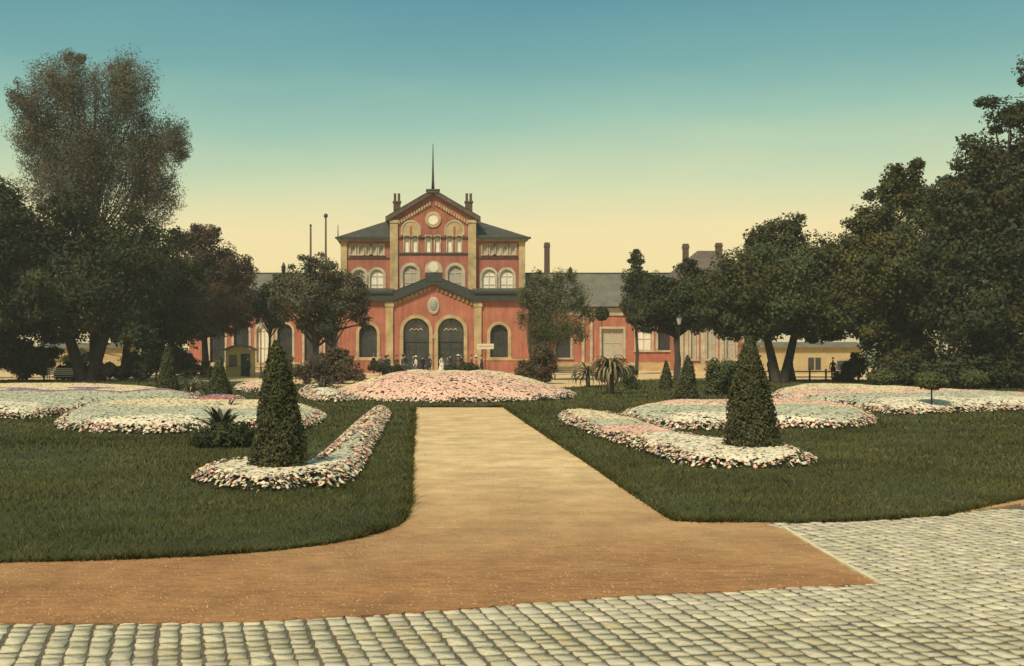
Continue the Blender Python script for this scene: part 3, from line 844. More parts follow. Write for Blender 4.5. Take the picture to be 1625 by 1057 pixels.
# doors
for sx in (-1, 1):
    cx = sx * dx
    zt, zs, ztr = ZA(505), ZA(505) - dw / 2, ZA(540)
    m = MB(); surround(m, cx, dw + 0.004, 0.32, zt + 0.002, 0.34, -0.12, 0.1)
    d = P('door', MB_door := (lambda: (lambda q: (surround(q, cx, dw - 0.26, 0.36, zt - 0.13, 0.125, 0.24, 0.40), q.box(cx - dw / 2 + 0.01, cx + dw / 2 - 0.01, 0.22, 0.41, ztr - 0.16, ztr + 0.16), q.box(cx - 0.06, cx + 0.06, 0.25, 0.4, ztr + 0.16, zt - 0.14), q)[-1])(MB()))(), 'dark_frame')
    m.build('surround', M['stone'], d)
    for k in (-1, 1):
        q = MB(); a, b = sorted((cx + k * 0.015, cx + k * (dw / 2 - 0.13)))
        q.box(a, b, 0.3, 0.36, 0.33, ztr - 0.16)
        for zz0, zz1 in ((0.5, 1.1), (1.25, 2.2), (2.35, ztr - 0.3)):
            q.box(a + 0.14, b - 0.14, 0.27, 0.302, zz0, zz1)
        q.build('door_leaf', M['door'], d)
    q = MB(); pts = [(cx - dw / 2 + 0.05, ztr + 0.05), (cx + dw / 2 - 0.05, ztr + 0.05)] + [p for p in arch_pts(cx, dw / 2 - 0.05, zs)[::-1]]
    q.prism(pts, 0.33, 0.35); q.build('fanlight', M['glass'], d)
    q = MB()                       # pale zigzag bars imitating a reflection on the fanlight glass
    pr = [(-0.7, 0.35), (-0.45, 0.62), (-0.2, 0.42), (0, 0.62), (0.2, 0.42), (0.45, 0.62), (0.7, 0.35)]
    for a, b in zip(pr, pr[1:]): q.tube([(cx + a[0], 0.28, zs - 0.35 + a[1]), (cx + b[0], 0.28, zs - 0.35 + b[1])], 0.045, 5)
    q.build('fanlight_reflection', M['greyblind'], d)
    window(station, sx * px_, pw, ZA(567), ZA(515), 0, pane='glass', trim='stone', t=0.3, bars=(2, 3), depth=0.45, frame='dark_frame')
m = MB(); m.box(-0.42, 0.42, -0.1, -0.002, ZA(537), ZA(531)); P('impost', m, 'stone')
for sx in (-1, 1):
    a, b = sorted((sx * (XA(ST + 70) + 0.5 * 1), sx * (HW + 0.06)))
    m = MB(); m.box(a, b, -0.14, -0.002, 0, ZA(572)); P('plinth', m, 'brick')
    m = MB(); m.box(a, b, -0.2, -0.003, ZA(572) + .002, ZA(570)); P('plinth_course', m, 'stone')
for k in range(2):
    m = MB(); m.box(-XA(ST + 62), XA(ST + 62), -0.9 + 0.4 * k, -0.01, 0.16 * k, 0.16 * (k + 1)); P('step', m, 'pale_stone')

# --- upper storeys
ze = ZB(378)
cb = XB(ST + 68)                 # half width of the projecting middle bay
yC = yB - 0.35
side_ops = lambda s_: [(s_ * XB(ST + 89), 1.35, ZB(465), ZB(428), True), (s_ * XB(ST + 117), 1.35, ZB(465), ZB(428), True)] + [(s_ * XB(ST + o_), 0.46, ZB(404), ZB(389), False) for o_ in (82, 94, 102, 114, 127)]
for sx in (-1, 1):
    m = MB(); a, b = sorted((sx * cb, sx * HW))
    wall_panel(m, a, b, zc0, ZB(410), yB, [o for o in side_ops(sx) if o[4]], 0.22)
    wall_panel(m, a, b, ZB(410), ze, yB, [o for o in side_ops(sx) if not o[4]], 0.22)
    x = sx * HW
    q = [(x, yB, 0), (x, yB + 17, 0), (x, yB + 17, ze), (x, yB, ze)]
    m.poly(q if sx > 0 else q[::-1])
    P('side_bay_wall', m, 'brick')
    for i, (cx, w, zb, zt, ar) in enumerate(side_ops(sx)):
        if ar: window(station, cx, w, zb, zt, yB, pane='blind' if (sx > 0 or i == 0) else 'greyblind', t=0.26, bars=(1, 2), depth=0.22)
        else: window(station, cx, w, zb, zt, yB, False, pane='greyblind', t=0.12, bars=(0, 0), sill=0.1, depth=0.22)
    m = MB(); a, b = sorted((sx * (HW - 0.62), sx * (HW + 0.02))); m.box(a, b, yB - 0.14, yB - 0.002, zc1 + 0.75, ze - 0.35); P('corner_pilaster', m, 'stone')
    m = MB(); a, b = sorted((sx * (cb + 0.003), sx * (HW + 0.3)))
    m.box(a, b, yB - 0.28, yB - 0.003, ze - 0.3, ze); P('eaves_cornice', m, 'stone')
    m = MB(); a, b = sorted((sx * (cb + 0.003), sx * (HW - 0.65)))
    m.box(a, b, yB - 0.07, yB - 0.003, ZB(411), ZB(409)); P('string_course', m, 'dark_moulding')
    m = MB(); m.box(a, b, yB - 0.07, yB - 0.003, ZB(470), ZB(467.5)); P('sill_course', m, 'pale_stone')
m = MB()
zg = ZB(347); za = ZB(309)
cops = [(XB(ST + o_), 0.5, ZB(401), ZB(375), False) for o_ in (-41.5, -28.5, -7.5, 7, 26.5, 41)] + [(XB(ST - 36), 1.45, ZB(464), ZB(422), True), (XB(ST + 35), 1.45, ZB(464), ZB(422), True)]
# two stacked bands so that rows of openings of different width can sit above one another
zm = ZB(411)
wall_panel(m, -cb, cb, zc0, zm, yC, [o for o in cops if o[4]], 0.25)
wall_panel(m, -cb, cb, zm, zg, yC, [o for o in cops if not o[4]], 0.2)
m.poly([(-cb, yC, zg), (cb, yC, zg), (0, yC, za)])
for sx in (-1, 1):
    q = [(sx * cb, yC, zc0), (sx * cb, yB + 6, zc0), (sx * cb, yB + 6, zg), (sx * cb, yC, zg)]
    m.poly(q if sx > 0 else q[::-1])
P('middle_bay_wall', m, 'brick')
for (cx, w, zb, zt, ar) in cops:
    if ar: window(station, cx, w, zb, zt, yC, pane='greyblind', t=0.3, bars=(1, 2), depth=0.25)
    else: window(station, cx, w, zb, zt, yC, False, pane='blind', t=0.1, bars=(0, 1), sill=0.0, frame='frame', depth=0.2)
m = MB(); m.box(-cb, cb, yC - 0.1, yC - 0.003, ZB(404.5), ZB(402)); P('string_course', m, 'dark_moulding')
for sx in (-1, 1):
    # blind arches over the outer window pairs
    cx = XB(ST + sx * 34.5 - 0.5); r_ = 0.88
    m = MB(); pts = [(cx - r_, ZB(374)), (cx + r_, ZB(374))] + arch_pts(cx, r_, ZB(366))[::-1]
    m.prism(pts, yC - 0.06, yC - 0.002); t_ = P('tympanum', m, 'stone')
    m = MB(); surround(m, cx, 2 * r_ + 0.004, ZB(374), ZB(366) + r_ + 0.002, 0.14, yC - 0.12, yC - 0.003); m.build('hood_mould', M['pale_stone'], t_)
    m = MB(); m.box(cx - 0.12, cx + 0.12, yC - 0.1, yC - 0.062, ZB(372), ZB(360)); m.build('tympanum_mullion', M['brick'], t_)
    # tall pilasters with caps, and turrets above them
    x0_, x1_ = sorted((sx * (cb - 0.08 - 0.72), sx * (cb - 0.0)))
    m = MB(); m.box(x0_, x1_, yC - 0.2, yC - 0.002, zc1 + 0.7, zg - 0.5); m.box(x0_ - 0.07, x1_ + 0.07, yC - 0.28, yC - 0.004, zg - 0.5 + .002, zg - 0.2); m.box(x0_ - 0.1, x1_ + 0.1, yC - 0.3, yC - 0.003, zc1 + 0.2, zc1 + 0.699)
    P('tall_pilaster', m, 'stone')
    # raking cornice of the main gable
    m = MB()
    e0 = cb + 0.45
    z_e = zg - 0.05
    pl = [(sx * e0, z_e - 0.35), (0, za + 0.0), (0, za + 0.48), (sx * e0, z_e + 0.15)]
    m.prism(pl if sx < 0 else pl[::-1], yC - 0.45, yC - 0.003)
    P('main_raking_cornice', m, mat('brown_moulding', (0.11, 0.085, 0.06), 0.8, 0.3, 2) if 'brown_moulding' not in bpy.data.materials else bpy.data.materials['brown_moulding'])
    m = MB()
    for k in range(13):
        f = (k + 0.7) / 14
        xx = sx * (cb - 0.75) * (1 - f); zz = zg - 0.1 + (za - 0.25 - zg) * f - 0.45
        m.box(xx - 0.09, xx + 0.09, yC - 0.16, yC - 0.002, zz - 0.16, zz + 0.2)
    o = P('corbel_frieze', m, 'stone'); o['kind'] = 'stuff'
    m = MB(); m.poly([(sx * e0, yC - 0.5, z_e + 0.17), (0, yC - 0.5, za + 0.5), (0, yB + 10, za + 0.5), (sx * e0, yB + 10, z_e + 0.17)]); P('gable_roof', m, 'slate')
    # turret chimney
    tx = sx * XB(ST + 57)
    m = MB(); zb_ = ZB(348); zt_ = ZB(322)
    m.box(tx - 0.36, tx + 0.36, yC + 0.1, yC + 0.8, zb_, zt_); m.box(tx - 0.44, tx + 0.44, yC + 0.02, yC + 0.88, zt_ + .002, zt_ + 0.16)
    for k in (-1, 1): m.box(tx + k * 0.2 - 0.13, tx + k * 0.2 + 0.13, yC + 0.25, yC + 0.65, zt_ + 0.162, ZB(307))
    P('turret_chimney', m, mat('sooty_brick', (0.12, 0.075, 0.05), 0.9, 0.3, 2) if 'sooty_brick' not in bpy.data.materials else bpy.data.materials['sooty_brick'])
# roundel in the gable
m = MB()
for k in range(24):
    a0, a1 = 2 * math.pi * k / 24, 2 * math.pi * (k + 1) / 24
    I = lambda a, r: (r * math.cos(a), ZB(349) + r * math.sin(a))
    m.prism([I(a0, 0.52), I(a0, 0.82), I(a1, 0.82), I(a1, 0.52)], yC - 0.12, yC - 0.002)
rnd = P('roundel', m, 'stone')
m = MB(); m.lathe([(0.52, 0.0), (0.52, 0.04)], n=24, smooth=False); o = m.build('roundel_dial', M['blind'], rnd); o.rotation_euler = (math.radians(90), 0, 0); o.location = (0, yC - 0.01, ZB(349))
# acroterion, flagpole
m = MB(); m.box(XB(ST - 9), XB(ST + 9), yC - 0.55, yC + 0.6, za + 0.1, ZB(304)); m.box(XB(ST - 11), XB(ST + 11), yC - 0.6, yC + 0.65, ZB(304) + .002, ZB(302)); P('gable_finial_block', m, bpy.data.materials['brown_moulding'])
m = MB(); m.tube([(0, yC, ZB(303)), (0, yC, ZB(285)), (0, yC, ZB(262)), (0, yC, ZB(229))], [0.17, 0.12, 0.08, 0.035], 8); P('flagpole', m, 'iron')
# hipped main roof
m = MB()
zr = ZB(378) + 3.9; o_ = 0.55; yF, yK = yB - o_, yB + 17 + o_; xe = HW + o_; rx = 1.2; ym = (yF + yK) / 2; e_ = ze + 0.02
m.poly([(-xe, yF, e_), (xe, yF, e_), (rx, ym, zr), (-rx, ym, zr)]); m.poly([(xe, yF, e_), (xe, yK, e_), (rx, ym, zr)]); m.poly([(-xe, yK, e_), (-xe, yF, e_), (-rx, ym, zr)]); m.poly([(xe, yK, e_), (-xe, yK, e_), (-rx, ym, zr), (rx, ym, zr)])
m.poly([(-xe, yF, e_), (-xe, yK, e_), (xe, yK, e_), (xe, yF, e_)])
P('main_roof', m, 'slate')
m = MB()
for a, b in (((-xe, yF), (-cb - 0.3, yF)), ((cb + 0.3, yF), (xe, yF))): m.box(a[0], b[0], yF - 0.1, yF, e_ - 0.16, e_ + 0.06)
P('gutter', m, 'dark_moulding')
m = MB(); x = XB(538); m.tube([(x, yF - 0.05, e_), (x, yF - 0.05, ZB(358))], [0.07, 0.03], 6); P('lightning_rod', m, 'iron')
m = MB(); m.poly([(-HW, yB + 17, 0), (-HW, yB + 17, ze), (HW, yB + 17, ze), (HW, yB + 17, 0)]); P('rear_wall', m, 'brick')

# --- low wings, each a building of its own
YW = 118.0
def wing(label, pa, pb, wins, cream_band):
    x0, x1 = gx(pa, YW), gx(pb, YW)
    root = thing('station_wing', label, 'building', (x0, YW, 0), 'low wings of the station')
    Wd = x1 - x0
    ze_, zr_ = gz(486, YW), gz(436, YW + 6)
    ops_ = [(gx(p, YW) - x0, w, zb, zt, ar) for p, w, zb, zt, ar, pn, tr in wins]
    m = MB(); wall_panel(m, 0, Wd, 0, ze_, 0, ops_)
    for x, fl in ((0, 1), (Wd, 0)):
        q = [(x, 0, 0), (x, 12, 0), (x, 12, ze_), (x, 6, zr_), (x, 0, ze_)]
        m.poly(q[::-1] if fl else q)
    m.poly([(0, 12, 0), (0, 12, ze_), (Wd, 12, ze_), (Wd, 12, 0)])
    m.build('wall', M['brick2'], root)
    for (p, w, zb, zt, ar, pn, tr), o in zip(wins, ops_): window(root, o[0], w, zb, zt, 0, ar, pane=pn, trim=tr, t=0.24, bars=(1, 2), frame='dark_frame' if pn == 'glass' else 'frame')
    m = MB(); m.poly([(-0.2, -0.6, ze_ - 0.05), (Wd + 0.2, -0.6, ze_ - 0.05), (Wd + 0.2, 6, zr_ + 0.12), (-0.2, 6, zr_ + 0.12)]); m.poly([(-0.2, 12.6, ze_ - 0.05), (-0.2, 6, zr_ + 0.12), (Wd + 0.2, 6, zr_ + 0.12), (Wd + 0.2, 12.6, ze_ - 0.05)])
    m.build('roof', M['slate_pale'], root)
    m = MB(); m.tube([(-0.2, 6, zr_ + 0.13), (Wd + 0.2, 6, zr_ + 0.13)], 0.12, 6); m.build('ridge', M['slate'], root)
    m = MB(); m.box(0, Wd, -0.14, -0.002, ze_ - 1.0, ze_ - 0.2); m.build('frieze', M[cream_band], root)
    m = MB(); m.box(-0.1, Wd + 0.1, -0.09, -0.003, 0, 0.9); m.build('plinth', M['stone'], root)
    return root, x0
wl = [(p, 1.6, 0.6, gz(514, YW), True, pn, 'pale_stone') for p, pn in ((345, 'glass'), (383, 'glass'), (419, 'blind'), (452, 'glass'), (495, 'glass'), (528, 'glass'))]
rootL, xl = wing('low red brick wing with arched windows left of the station hall', 300, 541, wl, 'pale_stone')
wr = [(p, 1.5, 1.4, gz(522, YW), False, 'glass', 'pale_stone') for p in (857, 894)] + [(972, 2.3, 1.5, gz(522, YW), False, 'greyblind', 'pale_stone'), (1022, 1.6, 2.2, gz(520, YW), False, 'blind', 'pale_stone'), (1056, 1.6, 2.2, gz(520, YW), False, 'glass', 'pale_stone')]
rootR, xr = wing('low red brick wing with broad grey roof right of the station hall', 837, 1082, wr, 'pale_stone')
for px in (925, 938):
    m = MB(); x = gx(px, YW) - xr; m.box(x - 0.14, x + 0.14, -0.2, -0.001, 0.9, gz(500, YW)); m.build('pilaster_strip', M['pale_stone'], rootR)
for px, py, h in ((450, 432, 1.4), (905, 437, 0.9)):
    rt = rootL if px < 600 else rootR
    m = MB(); x = gx(px, YW + 6) - (xl if px < 600 else xr); z = gz(436, YW + 6)
    m.lathe([(0.22, -0.3), (0.22, h * 0.5), (0.3, h * 0.55), (0.05, h)], (x, 6, z), 8); m.build('roof_vent', M['iron'], rt)

# end pavilion on the right, mostly behind trees
YP = 114.0
xp0, xp1 = gx(1078, YP), gx(1205, YP)
pav = thing('end_pavilion', 'red brick end pavilion with cream pilasters half hidden by the trees on the right', 'building', (xp0, YP, 0))
Wp = xp1 - xp0; zpe = gz(452, YP)
wins = [(gx(p, YP) - xp0, w, 1.3, gz(515, YP), True) for p, w in ((1101, 0.6), (1129, 0.95), (1160, 0.95), (1188, 0.95))]
m = MB(); wall_panel(m, 0, Wp, 0, zpe, 0, wins)
for x, fl in ((0, 1), (Wp, 0)):
    q = [(x, 0, 0), (x, 13, 0), (x, 13, zpe), (x, 0, zpe)]; m.poly(q[::-1] if fl else q)
m.build('wall', M['brick2'], pav)
for w in wins: window(pav, w[0], w[1], w[2], w[3], 0, True, pane='greyblind', t=0.2, bars=(1, 2))
for p in (1081, 1089, 1115, 1145, 1201):
    x = gx(p, YP) - xp0
    m = MB(); m.box(x - 0.2, x + 0.2, -0.16, -0.002, 0.8, zpe - 0.5); m.build('pilaster', M['pale_stone'], pav)
m = MB(); m.box(-0.1, Wp + 0.1, -0.12, -0.003, 0, 0.8); m.build('plinth', M['stone'], pav)
m = MB(); m.box(-0.2, Wp + 0.2, -0.3, -0.003, zpe - 0.5, zpe); m.build('cornice', M['pale_stone'], pav)
m = MB(); zq = gz(398, YP + 6.5); xm = Wp / 2
for q in ([(-0.5, -0.6, zpe + .01), (Wp + 0.5, -0.6, zpe + .01), (xm + 1.5, 6.5, zq), (xm - 0.6, 6.5, zq)], [(Wp + 0.5, -0.6, zpe + .01), (Wp + 0.5, 13.6, zpe + .01), (xm + 1.5, 6.5, zq)], [(-0.5, 13.6, zpe + .01), (-0.5, -0.6, zpe + .01), (xm - 0.6, 6.5, zq)], [(Wp + 0.5, 13.6, zpe + .01), (-0.5, 13.6, zpe + .01), (xm - 0.6, 6.5, zq), (xm + 1.5, 6.5, zq)]): m.poly(q)
m.build('roof', mat('brown_roof', (0.13, 0.10, 0.075), 0.85, 0.3, 1.2), pav)
for p, py in ((1140, 386),):
    x = gx(p, YP + 6) - xp0
    m = MB(); m.box(x - 0.3, x + 0.3, 5.5, 6.2, zq - 1.8, gz(py, YP + 6)); m.box(x - 0.36, x + 0.36, 5.44, 6.26, gz(py, YP + 6) - 0.4, gz(py, YP + 6) - 0.22); m.build('chimney', bpy.data.materials['sooty_brick'], pav)

# free-standing stacks and poles behind the wings
def stack(label, px, top, Y, w):
    r = thing('chimney_stack', label, 'chimney', (gx(px, Y), Y, 0), 'chimney stacks behind the station')
    h = gz(top, Y)
    m = MB(); m.box(-w / 2 - 0.12, w / 2 + 0.12, -w / 2 - 0.12, w / 2 + 0.12, 0, 2.0); m.add([(a * w * k, b * w * k, z) for z, k in ((2.0, 0.5), (h - 0.6, 0.42)) for a, b in ((-1, -1), (1, -1), (1, 1), (-1, 1))], [(0, 1, 5, 4), (1, 2, 6, 5), (2, 3, 7, 6), (3, 0, 4, 7)])
    m.build('shaft', bpy.data.materials['sooty_brick'], r)
    m = MB(); q = w * 0.5; m.box(-q, q, -q, q, h - 0.6, h - 0.25); m.box(-q * .84, q * .84, -q * .84, q * .84, h - 0.25, h); m.build('cap', M['timber'], r)
stack('tall sooty chimney stack rising behind the greener tree right of the station hall', 868, 385, 134, 0.72)
stack('sooty chimney stack beside the small tree above the right wing roof', 1088, 387, 134, 0.75)
def pole(label, px, top, Y, ball=False):
    r = thing('telegraph_pole', label, 'pole', (gx(px, Y), Y, 0), 'poles behind the station')
    h = gz(top, Y)
    m = MB(); m.tube([(0, 0, 0), (0, 0, h * 0.6), (0, 0, h)], [0.17, 0.14, 0.11], 8); m.build('shaft', M['timber'], r)
    if ball:
        m = MB(); m.lathe([(0.05, h), (0.22, h + 0.1), (0.26, h + 0.28), (0.2, h + 0.45), (0.04, h + 0.55)], n=10); m.build('signal_ball', M['iron'], r)
    else:
        m = MB(); m.box(-0.14, 0.14, -0.14, 0.14, h + 0.001, h + 0.12); m.build('cap', M['iron'], r)
pole('thin timber pole left of the station roof, the leftmost of two', 493, 358, 132)
pole('thin timber pole with dark ball on top nearest the station roof', 517, 346, 132, True)

# ---------------------------------------------------------------- trees
GREEN = ((0.068, 0.074, 0.028), (0.170, 0.170, 0.064))
DARK = ((0.046, 0.054, 0.024), (0.110, 0.116, 0.050))
BROWN = ((0.090, 0.064, 0.038), (0.200, 0.142, 0.084))
GREY = ((0.085, 0.086, 0.048), (0.195, 0.184, 0.104))
OLIVE = ((0.066, 0.072, 0.026), (0.172, 0.168, 0.058))
FRESH = ((0.085, 0.096, 0.036), (0.205, 0.212, 0.088))
WILLOW = ((0.115, 0.106, 0.066), (0.240, 0.220, 0.138))

def tree(name, label, Y, trunk_px, lobes, pal, n_leaves, leaf, trunk_r, seed, fork=0.35, clump=(0.26, 0.42), feather=0.0, group='trees round the station garden',
         cat='tree', trunk_top=None, stems=1, bark='bark', limbs=46, zmin=0.25, lean=0.0, fill=1.0, loose=0.55):
    if cat == 'tree': n_leaves = int(n_leaves * 1.5); leaf = leaf * 0.8
    r = np.random.default_rng(seed)
    rr = random.Random(seed)
    X = gx(trunk_px, Y)
    root = thing(name, label, cat, (X, Y, 0), group)
    k = Y / FPX
    L_ = np.array([((a - trunk_px) * k, r.normal(0, 0.25) * c * k, gz(b, Y), c * k, d * k) for a, b, c, d in lobes])
    area = L_[:, 3] * L_[:, 4]
    share = area / area.sum()
    lo = (L_[:, 2] - L_[:, 4]).min(); hi = (L_[:, 2] + L_[:, 4]).max()
    zf = trunk_top if trunk_top is not None else max(0.4, lo + (hi - lo) * fork * 0.5)
    cl_c, cl_r, cl_n = [], [], []
    for (cx, cy, cz, rx, rz), sh in zip(L_, share):
        m = max(6, int(sh * n_leaves / 170))
        d = r.normal(0, 1, (m, 3)); d /= np.linalg.norm(d, axis=1)[:, None]
        rad = r.random(m) ** 0.45
        c = np.column_stack([cx + d[:, 0] * rx * rad * 0.86, cy + d[:, 1] * rx * 0.8 * rad, cz + d[:, 2] * rz * rad * 0.88])
        base = min(rx, rz)
        cr = np.clip(base * r.uniform(*clump, m), 0.35, 1.9)
        cl_c.append(c); cl_r.append(cr); cl_n.append(np.full(m, sh * n_leaves / m))
    C = np.vstack(cl_c); R = np.concatenate(cl_r); N = np.concatenate(cl_n)
    ok = C[:, 2] - R * 0.4 > zmin
    C, R, N = C[ok], R[ok], N[ok]
    # leaves
    cnt = np.maximum(6, (N * r.uniform(0.6, 1.4, len(N)) * fill).astype(int))
    idx = np.repeat(np.arange(len(C)), cnt)
    n = len(idx)
    d = r.normal(0, 1, (n, 3)); dn = d / np.linalg.norm(d, axis=1)[:, None]
    off = dn * (r.random(n) ** 0.55)[:, None] * R[idx][:, None] * np.array([1.0, 1.0, 0.75])
    if feather > 0:
        ax = C - np.array([0, 0, zf]); ax /= np.linalg.norm(ax, axis=1)[:, None] + 1e-6
        ax[:, 2] += 0.5; ax /= np.linalg.norm(ax, axis=1)[:, None]
        t = (off * ax[idx]).sum(1)[:, None]
        off = off * (1 - 0.55 * feather) + ax[idx] * t * (1.6 * feather)
    Pn = C[idx] + off
    # loose leaves through the whole lobe so that the head closes up
    nf = int(n_leaves * loose)
    li = r.choice(len(L_), nf, p=share)
    d2 = r.normal(0, 1, (nf, 3)); d2 /= np.linalg.norm(d2, axis=1)[:, None]
    rd = (r.random(nf) ** 0.42)[:, None] * (0.86 + 0.10 * np.sin(d2[:, :1] * 7 + li[:, None]) + 0.08 * np.sin(d2[:, 2:] * 9 + d2[:, :1] * 5))
    Q = L_[li][:, :3] + d2 * rd * np.column_stack([L_[li][:, 3], L_[li][:, 3] * 0.85, L_[li][:, 4]])
    Pn = np.vstack([Pn, Q]); dn = np.vstack([dn, d2]); idx = np.concatenate([idx, r.integers(0, len(C), nf)]); n = len(Pn)
    ctr = np.array([0, 0, (lo + hi) / 2])
    outw = Pn - ctr; outw /= np.linalg.norm(outw, axis=1)[:, None] + 1e-6
    tone_c = np.clip(r.normal(0.45, 0.28, len(C)), 0, 1)
    tone = np.clip(tone_c[idx] * 0.65 + r.random(n) * 0.45, 0, 1.1)[:, None]
    cols = np.array(pal[0]) * (1 - tone) + np.array(pal[1]) * tone
    hue = r.normal(0, 1, len(C))[idx][:, None]
    cols = cols * (1 + np.clip(hue, -2, 2) * np.array([0.13, 0.0, -0.10])) * (1 + 0.25 * (r.random(n)[:, None] < 0.06))
    keep = Pn[:, 2] > 0.05
    V, F, Cc = leaf_quads(Pn[keep], leaf, r, cols[keep], up=0.35, asp=1.8 if feather == 0 else 2.8, normal=dn[keep] * 0.6 + outw[keep] * 0.5)
    o = link('crown', np_mesh('crown', V, F, M['leaf'], col=Cc), root)
    # trunk and limbs
    m = MB()
    tops = []
    for s_ in range(stems):
        bx = 0.0 if stems == 1 else (s_ - (stems - 1) / 2) * trunk_r * 1.6
        tx = bx + (0 if stems == 1 else (s_ - (stems - 1) / 2) * trunk_r * 4) + lean
        mid = (bx * 0.6 + tx * 0.4 + rr.uniform(-.1, .1), rr.uniform(-.1, .1), zf * 0.5)
        top = (tx, rr.uniform(-.2, .2), zf)
        m.tube([(bx, 0, -0.08), (bx, 0, 0.25), mid, top], [trunk_r * 1.45, trunk_r * 1.05, trunk_r * 0.9, trunk_r * 0.75], 10)
        tops.append(top)
        lead = (tx * 1.1 + lean, 0, zf + (hi - zf) * 0.55)
        m.tube([top, ((top[0] + lead[0]) / 2 + rr.uniform(-.3, .3), rr.uniform(-.3, .3), (zf + lead[2]) / 2), lead], [trunk_r * 0.75, trunk_r * 0.5, trunk_r * 0.2], 7)
    order = r.permutation(len(C))[:limbs]
    for i in order:
        c = Vector(C[i]); t = Vector(tops[int(r.integers(0, len(tops)))])
        f = rr.uniform(0, 0.5) if feather == 0 else rr.uniform(0.1, 0.85)
        st = t + Vector((0, 0, max(0.0, (c.z - zf)) * f * 0.8))
        mid = st.lerp(c, 0.5) + Vector((rr.uniform(-.3, .3), rr.uniform(-.3, .3), (0.12 if feather == 0 else -0.05) * (c - st).length))
        b = trunk_r * rr.uniform(0.22, 0.42) if feather == 0 else trunk_r * rr.uniform(0.1, 0.25)
        m.tube([st, mid, c], [b, b * 0.6, b * 0.2], 5, cap=False)
    m.build('trunk', M[bark], root)
    return root

tree('willow_tree', 'tall feathery pale brown tree rising above the dark trees at the left edge', 86, 150,
     [(105, 145, 72, 66), (205, 150, 58, 66), (62, 215, 55, 60), (150, 230, 105, 80), (245, 240, 60, 66), (110, 290, 110, 55), (230, 310, 70, 50), (190, 110, 22, 26), (110, 92, 26, 18), (285, 225, 24, 34), (40, 165, 30, 40)],
     WILLOW, 58000, 0.12, 0.42, 101, feather=0.5, clump=(0.3, 0.55), limbs=90, trunk_top=7.0, fill=1.0, loose=0.6)
tree('broadleaf_tree', 'big dark green tree with twin trunks below the feathery tree at left', 80, 138,
     [(60, 385, 85, 75), (150, 370, 95, 68), (205, 430, 80, 80), (100, 470, 110, 68), (30, 480, 80, 70), (190, 505, 70, 42), (110, 330, 50, 30), (90, 525, 90, 26), (215, 535, 50, 20)],
     DARK, 30000, 0.17, 0.48, 102, stems=2, trunk_top=3.6)
tree('broadleaf_tree', 'dark tree cut by the left edge of the picture', 78, -30,
     [(0, 330, 55, 55), (-40, 380, 90, 90), (10, 430, 60, 80), (-30, 500, 90, 70)], DARK, 16000, 0.17, 0.4, 103, trunk_top=4.0)
tree('shrub', 'dense dark shrub at the left edge beside the pale bench', 82, 30,
     [(10, 560, 50, 36), (55, 565, 34, 32), (-30, 560, 60, 40), (70, 580, 20, 20)], DARK, 7000, 0.13, 0.12, 104, group='shrubs in the station garden', cat='shrub', trunk_top=0.5, limbs=20, zmin=0.05)
tree('broadleaf_tree', 'dark tree with slanting trunk between the twin-trunked tree and the brown tree', 86, 196,
     [(250, 430, 56, 80), (235, 500, 60, 50), (275, 380, 30, 30), (180, 480, 50, 60), (290, 520, 44, 40), (250, 540, 50, 26), (300, 450, 40, 50)], DARK, 16000, 0.16, 0.34, 105, trunk_top=3.5, lean=0.3)
tree('broadleaf_tree', 'copper brown tree left of the station in front of the low wing', 101, 325,
     [(320, 400, 52, 46), (365, 430, 40, 46), (300, 460, 52, 56), (355, 485, 58, 46), (385, 460, 28, 46), (330, 375, 34, 22), (400, 490, 18, 26), (285, 510, 40, 40), (340, 520, 60, 22), (385, 505, 30, 20)],
     BROWN, 22000, 0.15, 0.36, 106, trunk_top=3.2)
tree('broadleaf_tree', 'round-headed tree with forked trunk standing before the left half of the station', 82, 514,
     [(510, 435, 48, 28), (485, 470, 50, 40), (540, 480, 44, 38), (465, 440, 24, 24), (560, 455, 26, 30), (510, 510, 52, 30), (450, 490, 26, 26), (575, 505, 14, 22), (500, 415, 34, 14), (440, 470, 22, 28), (520, 455, 60, 40), (570, 480, 26, 40), (450, 450, 24, 26)],
     GREY, 14000, 0.13, 0.24, 107, trunk_top=2.4, stems=2, limbs=80, fill=0.75, loose=0.4)
tree('broadleaf_tree', 'small dark tree between the copper brown tree and the forked tree', 96, 428,
     [(428, 470, 24, 30), (440, 500, 28, 22), (415, 490, 20, 24)], DARK, 5000, 0.14, 0.15, 108, trunk_top=3.2)
tree('broadleaf_tree', 'fresher green tree with spreading thin stems at the right corner of the station', 84, 862,
     [(880, 470, 48, 40), (848, 495, 30, 44), (920, 475, 24, 36), (895, 520, 44, 32), (855, 440, 22, 18), (905, 438, 18, 16), (860, 530, 28, 26), (830, 470, 14, 22), (935, 500, 14, 18)],
     FRESH, 10500, 0.12, 0.17, 109, trunk_top=1.7, stems=3, limbs=110, bark='bark_pale', fill=0.8, loose=0.4, clump=(0.3, 0.5), feather=0.3)
tree('conifer_tree', 'small narrow tree standing against the pale roof of the right wing', 102, 1010,
     [(1011, 412, 14, 18), (1006, 440, 22, 22), (1012, 470, 26, 26), (1024, 442, 10, 12), (1000, 490, 22, 20)], DARK, 5500, 0.14, 0.16, 110, trunk_top=4.0, limbs=20)
tree('broadleaf_tree', 'dark tree with dark straight trunk before the red end pavilion', 84, 1074,
     [(1055, 485, 46, 38), (1100, 455, 34, 34), (1090, 425, 22, 16), (1110, 495, 44, 38), (1020, 510, 30, 22), (1065, 515, 40, 18), (1145, 480, 44, 48), (1125, 450, 34, 30), (1040, 455, 30, 26)],
     DARK, 16000, 0.15, 0.26, 111, trunk_top=3.2)
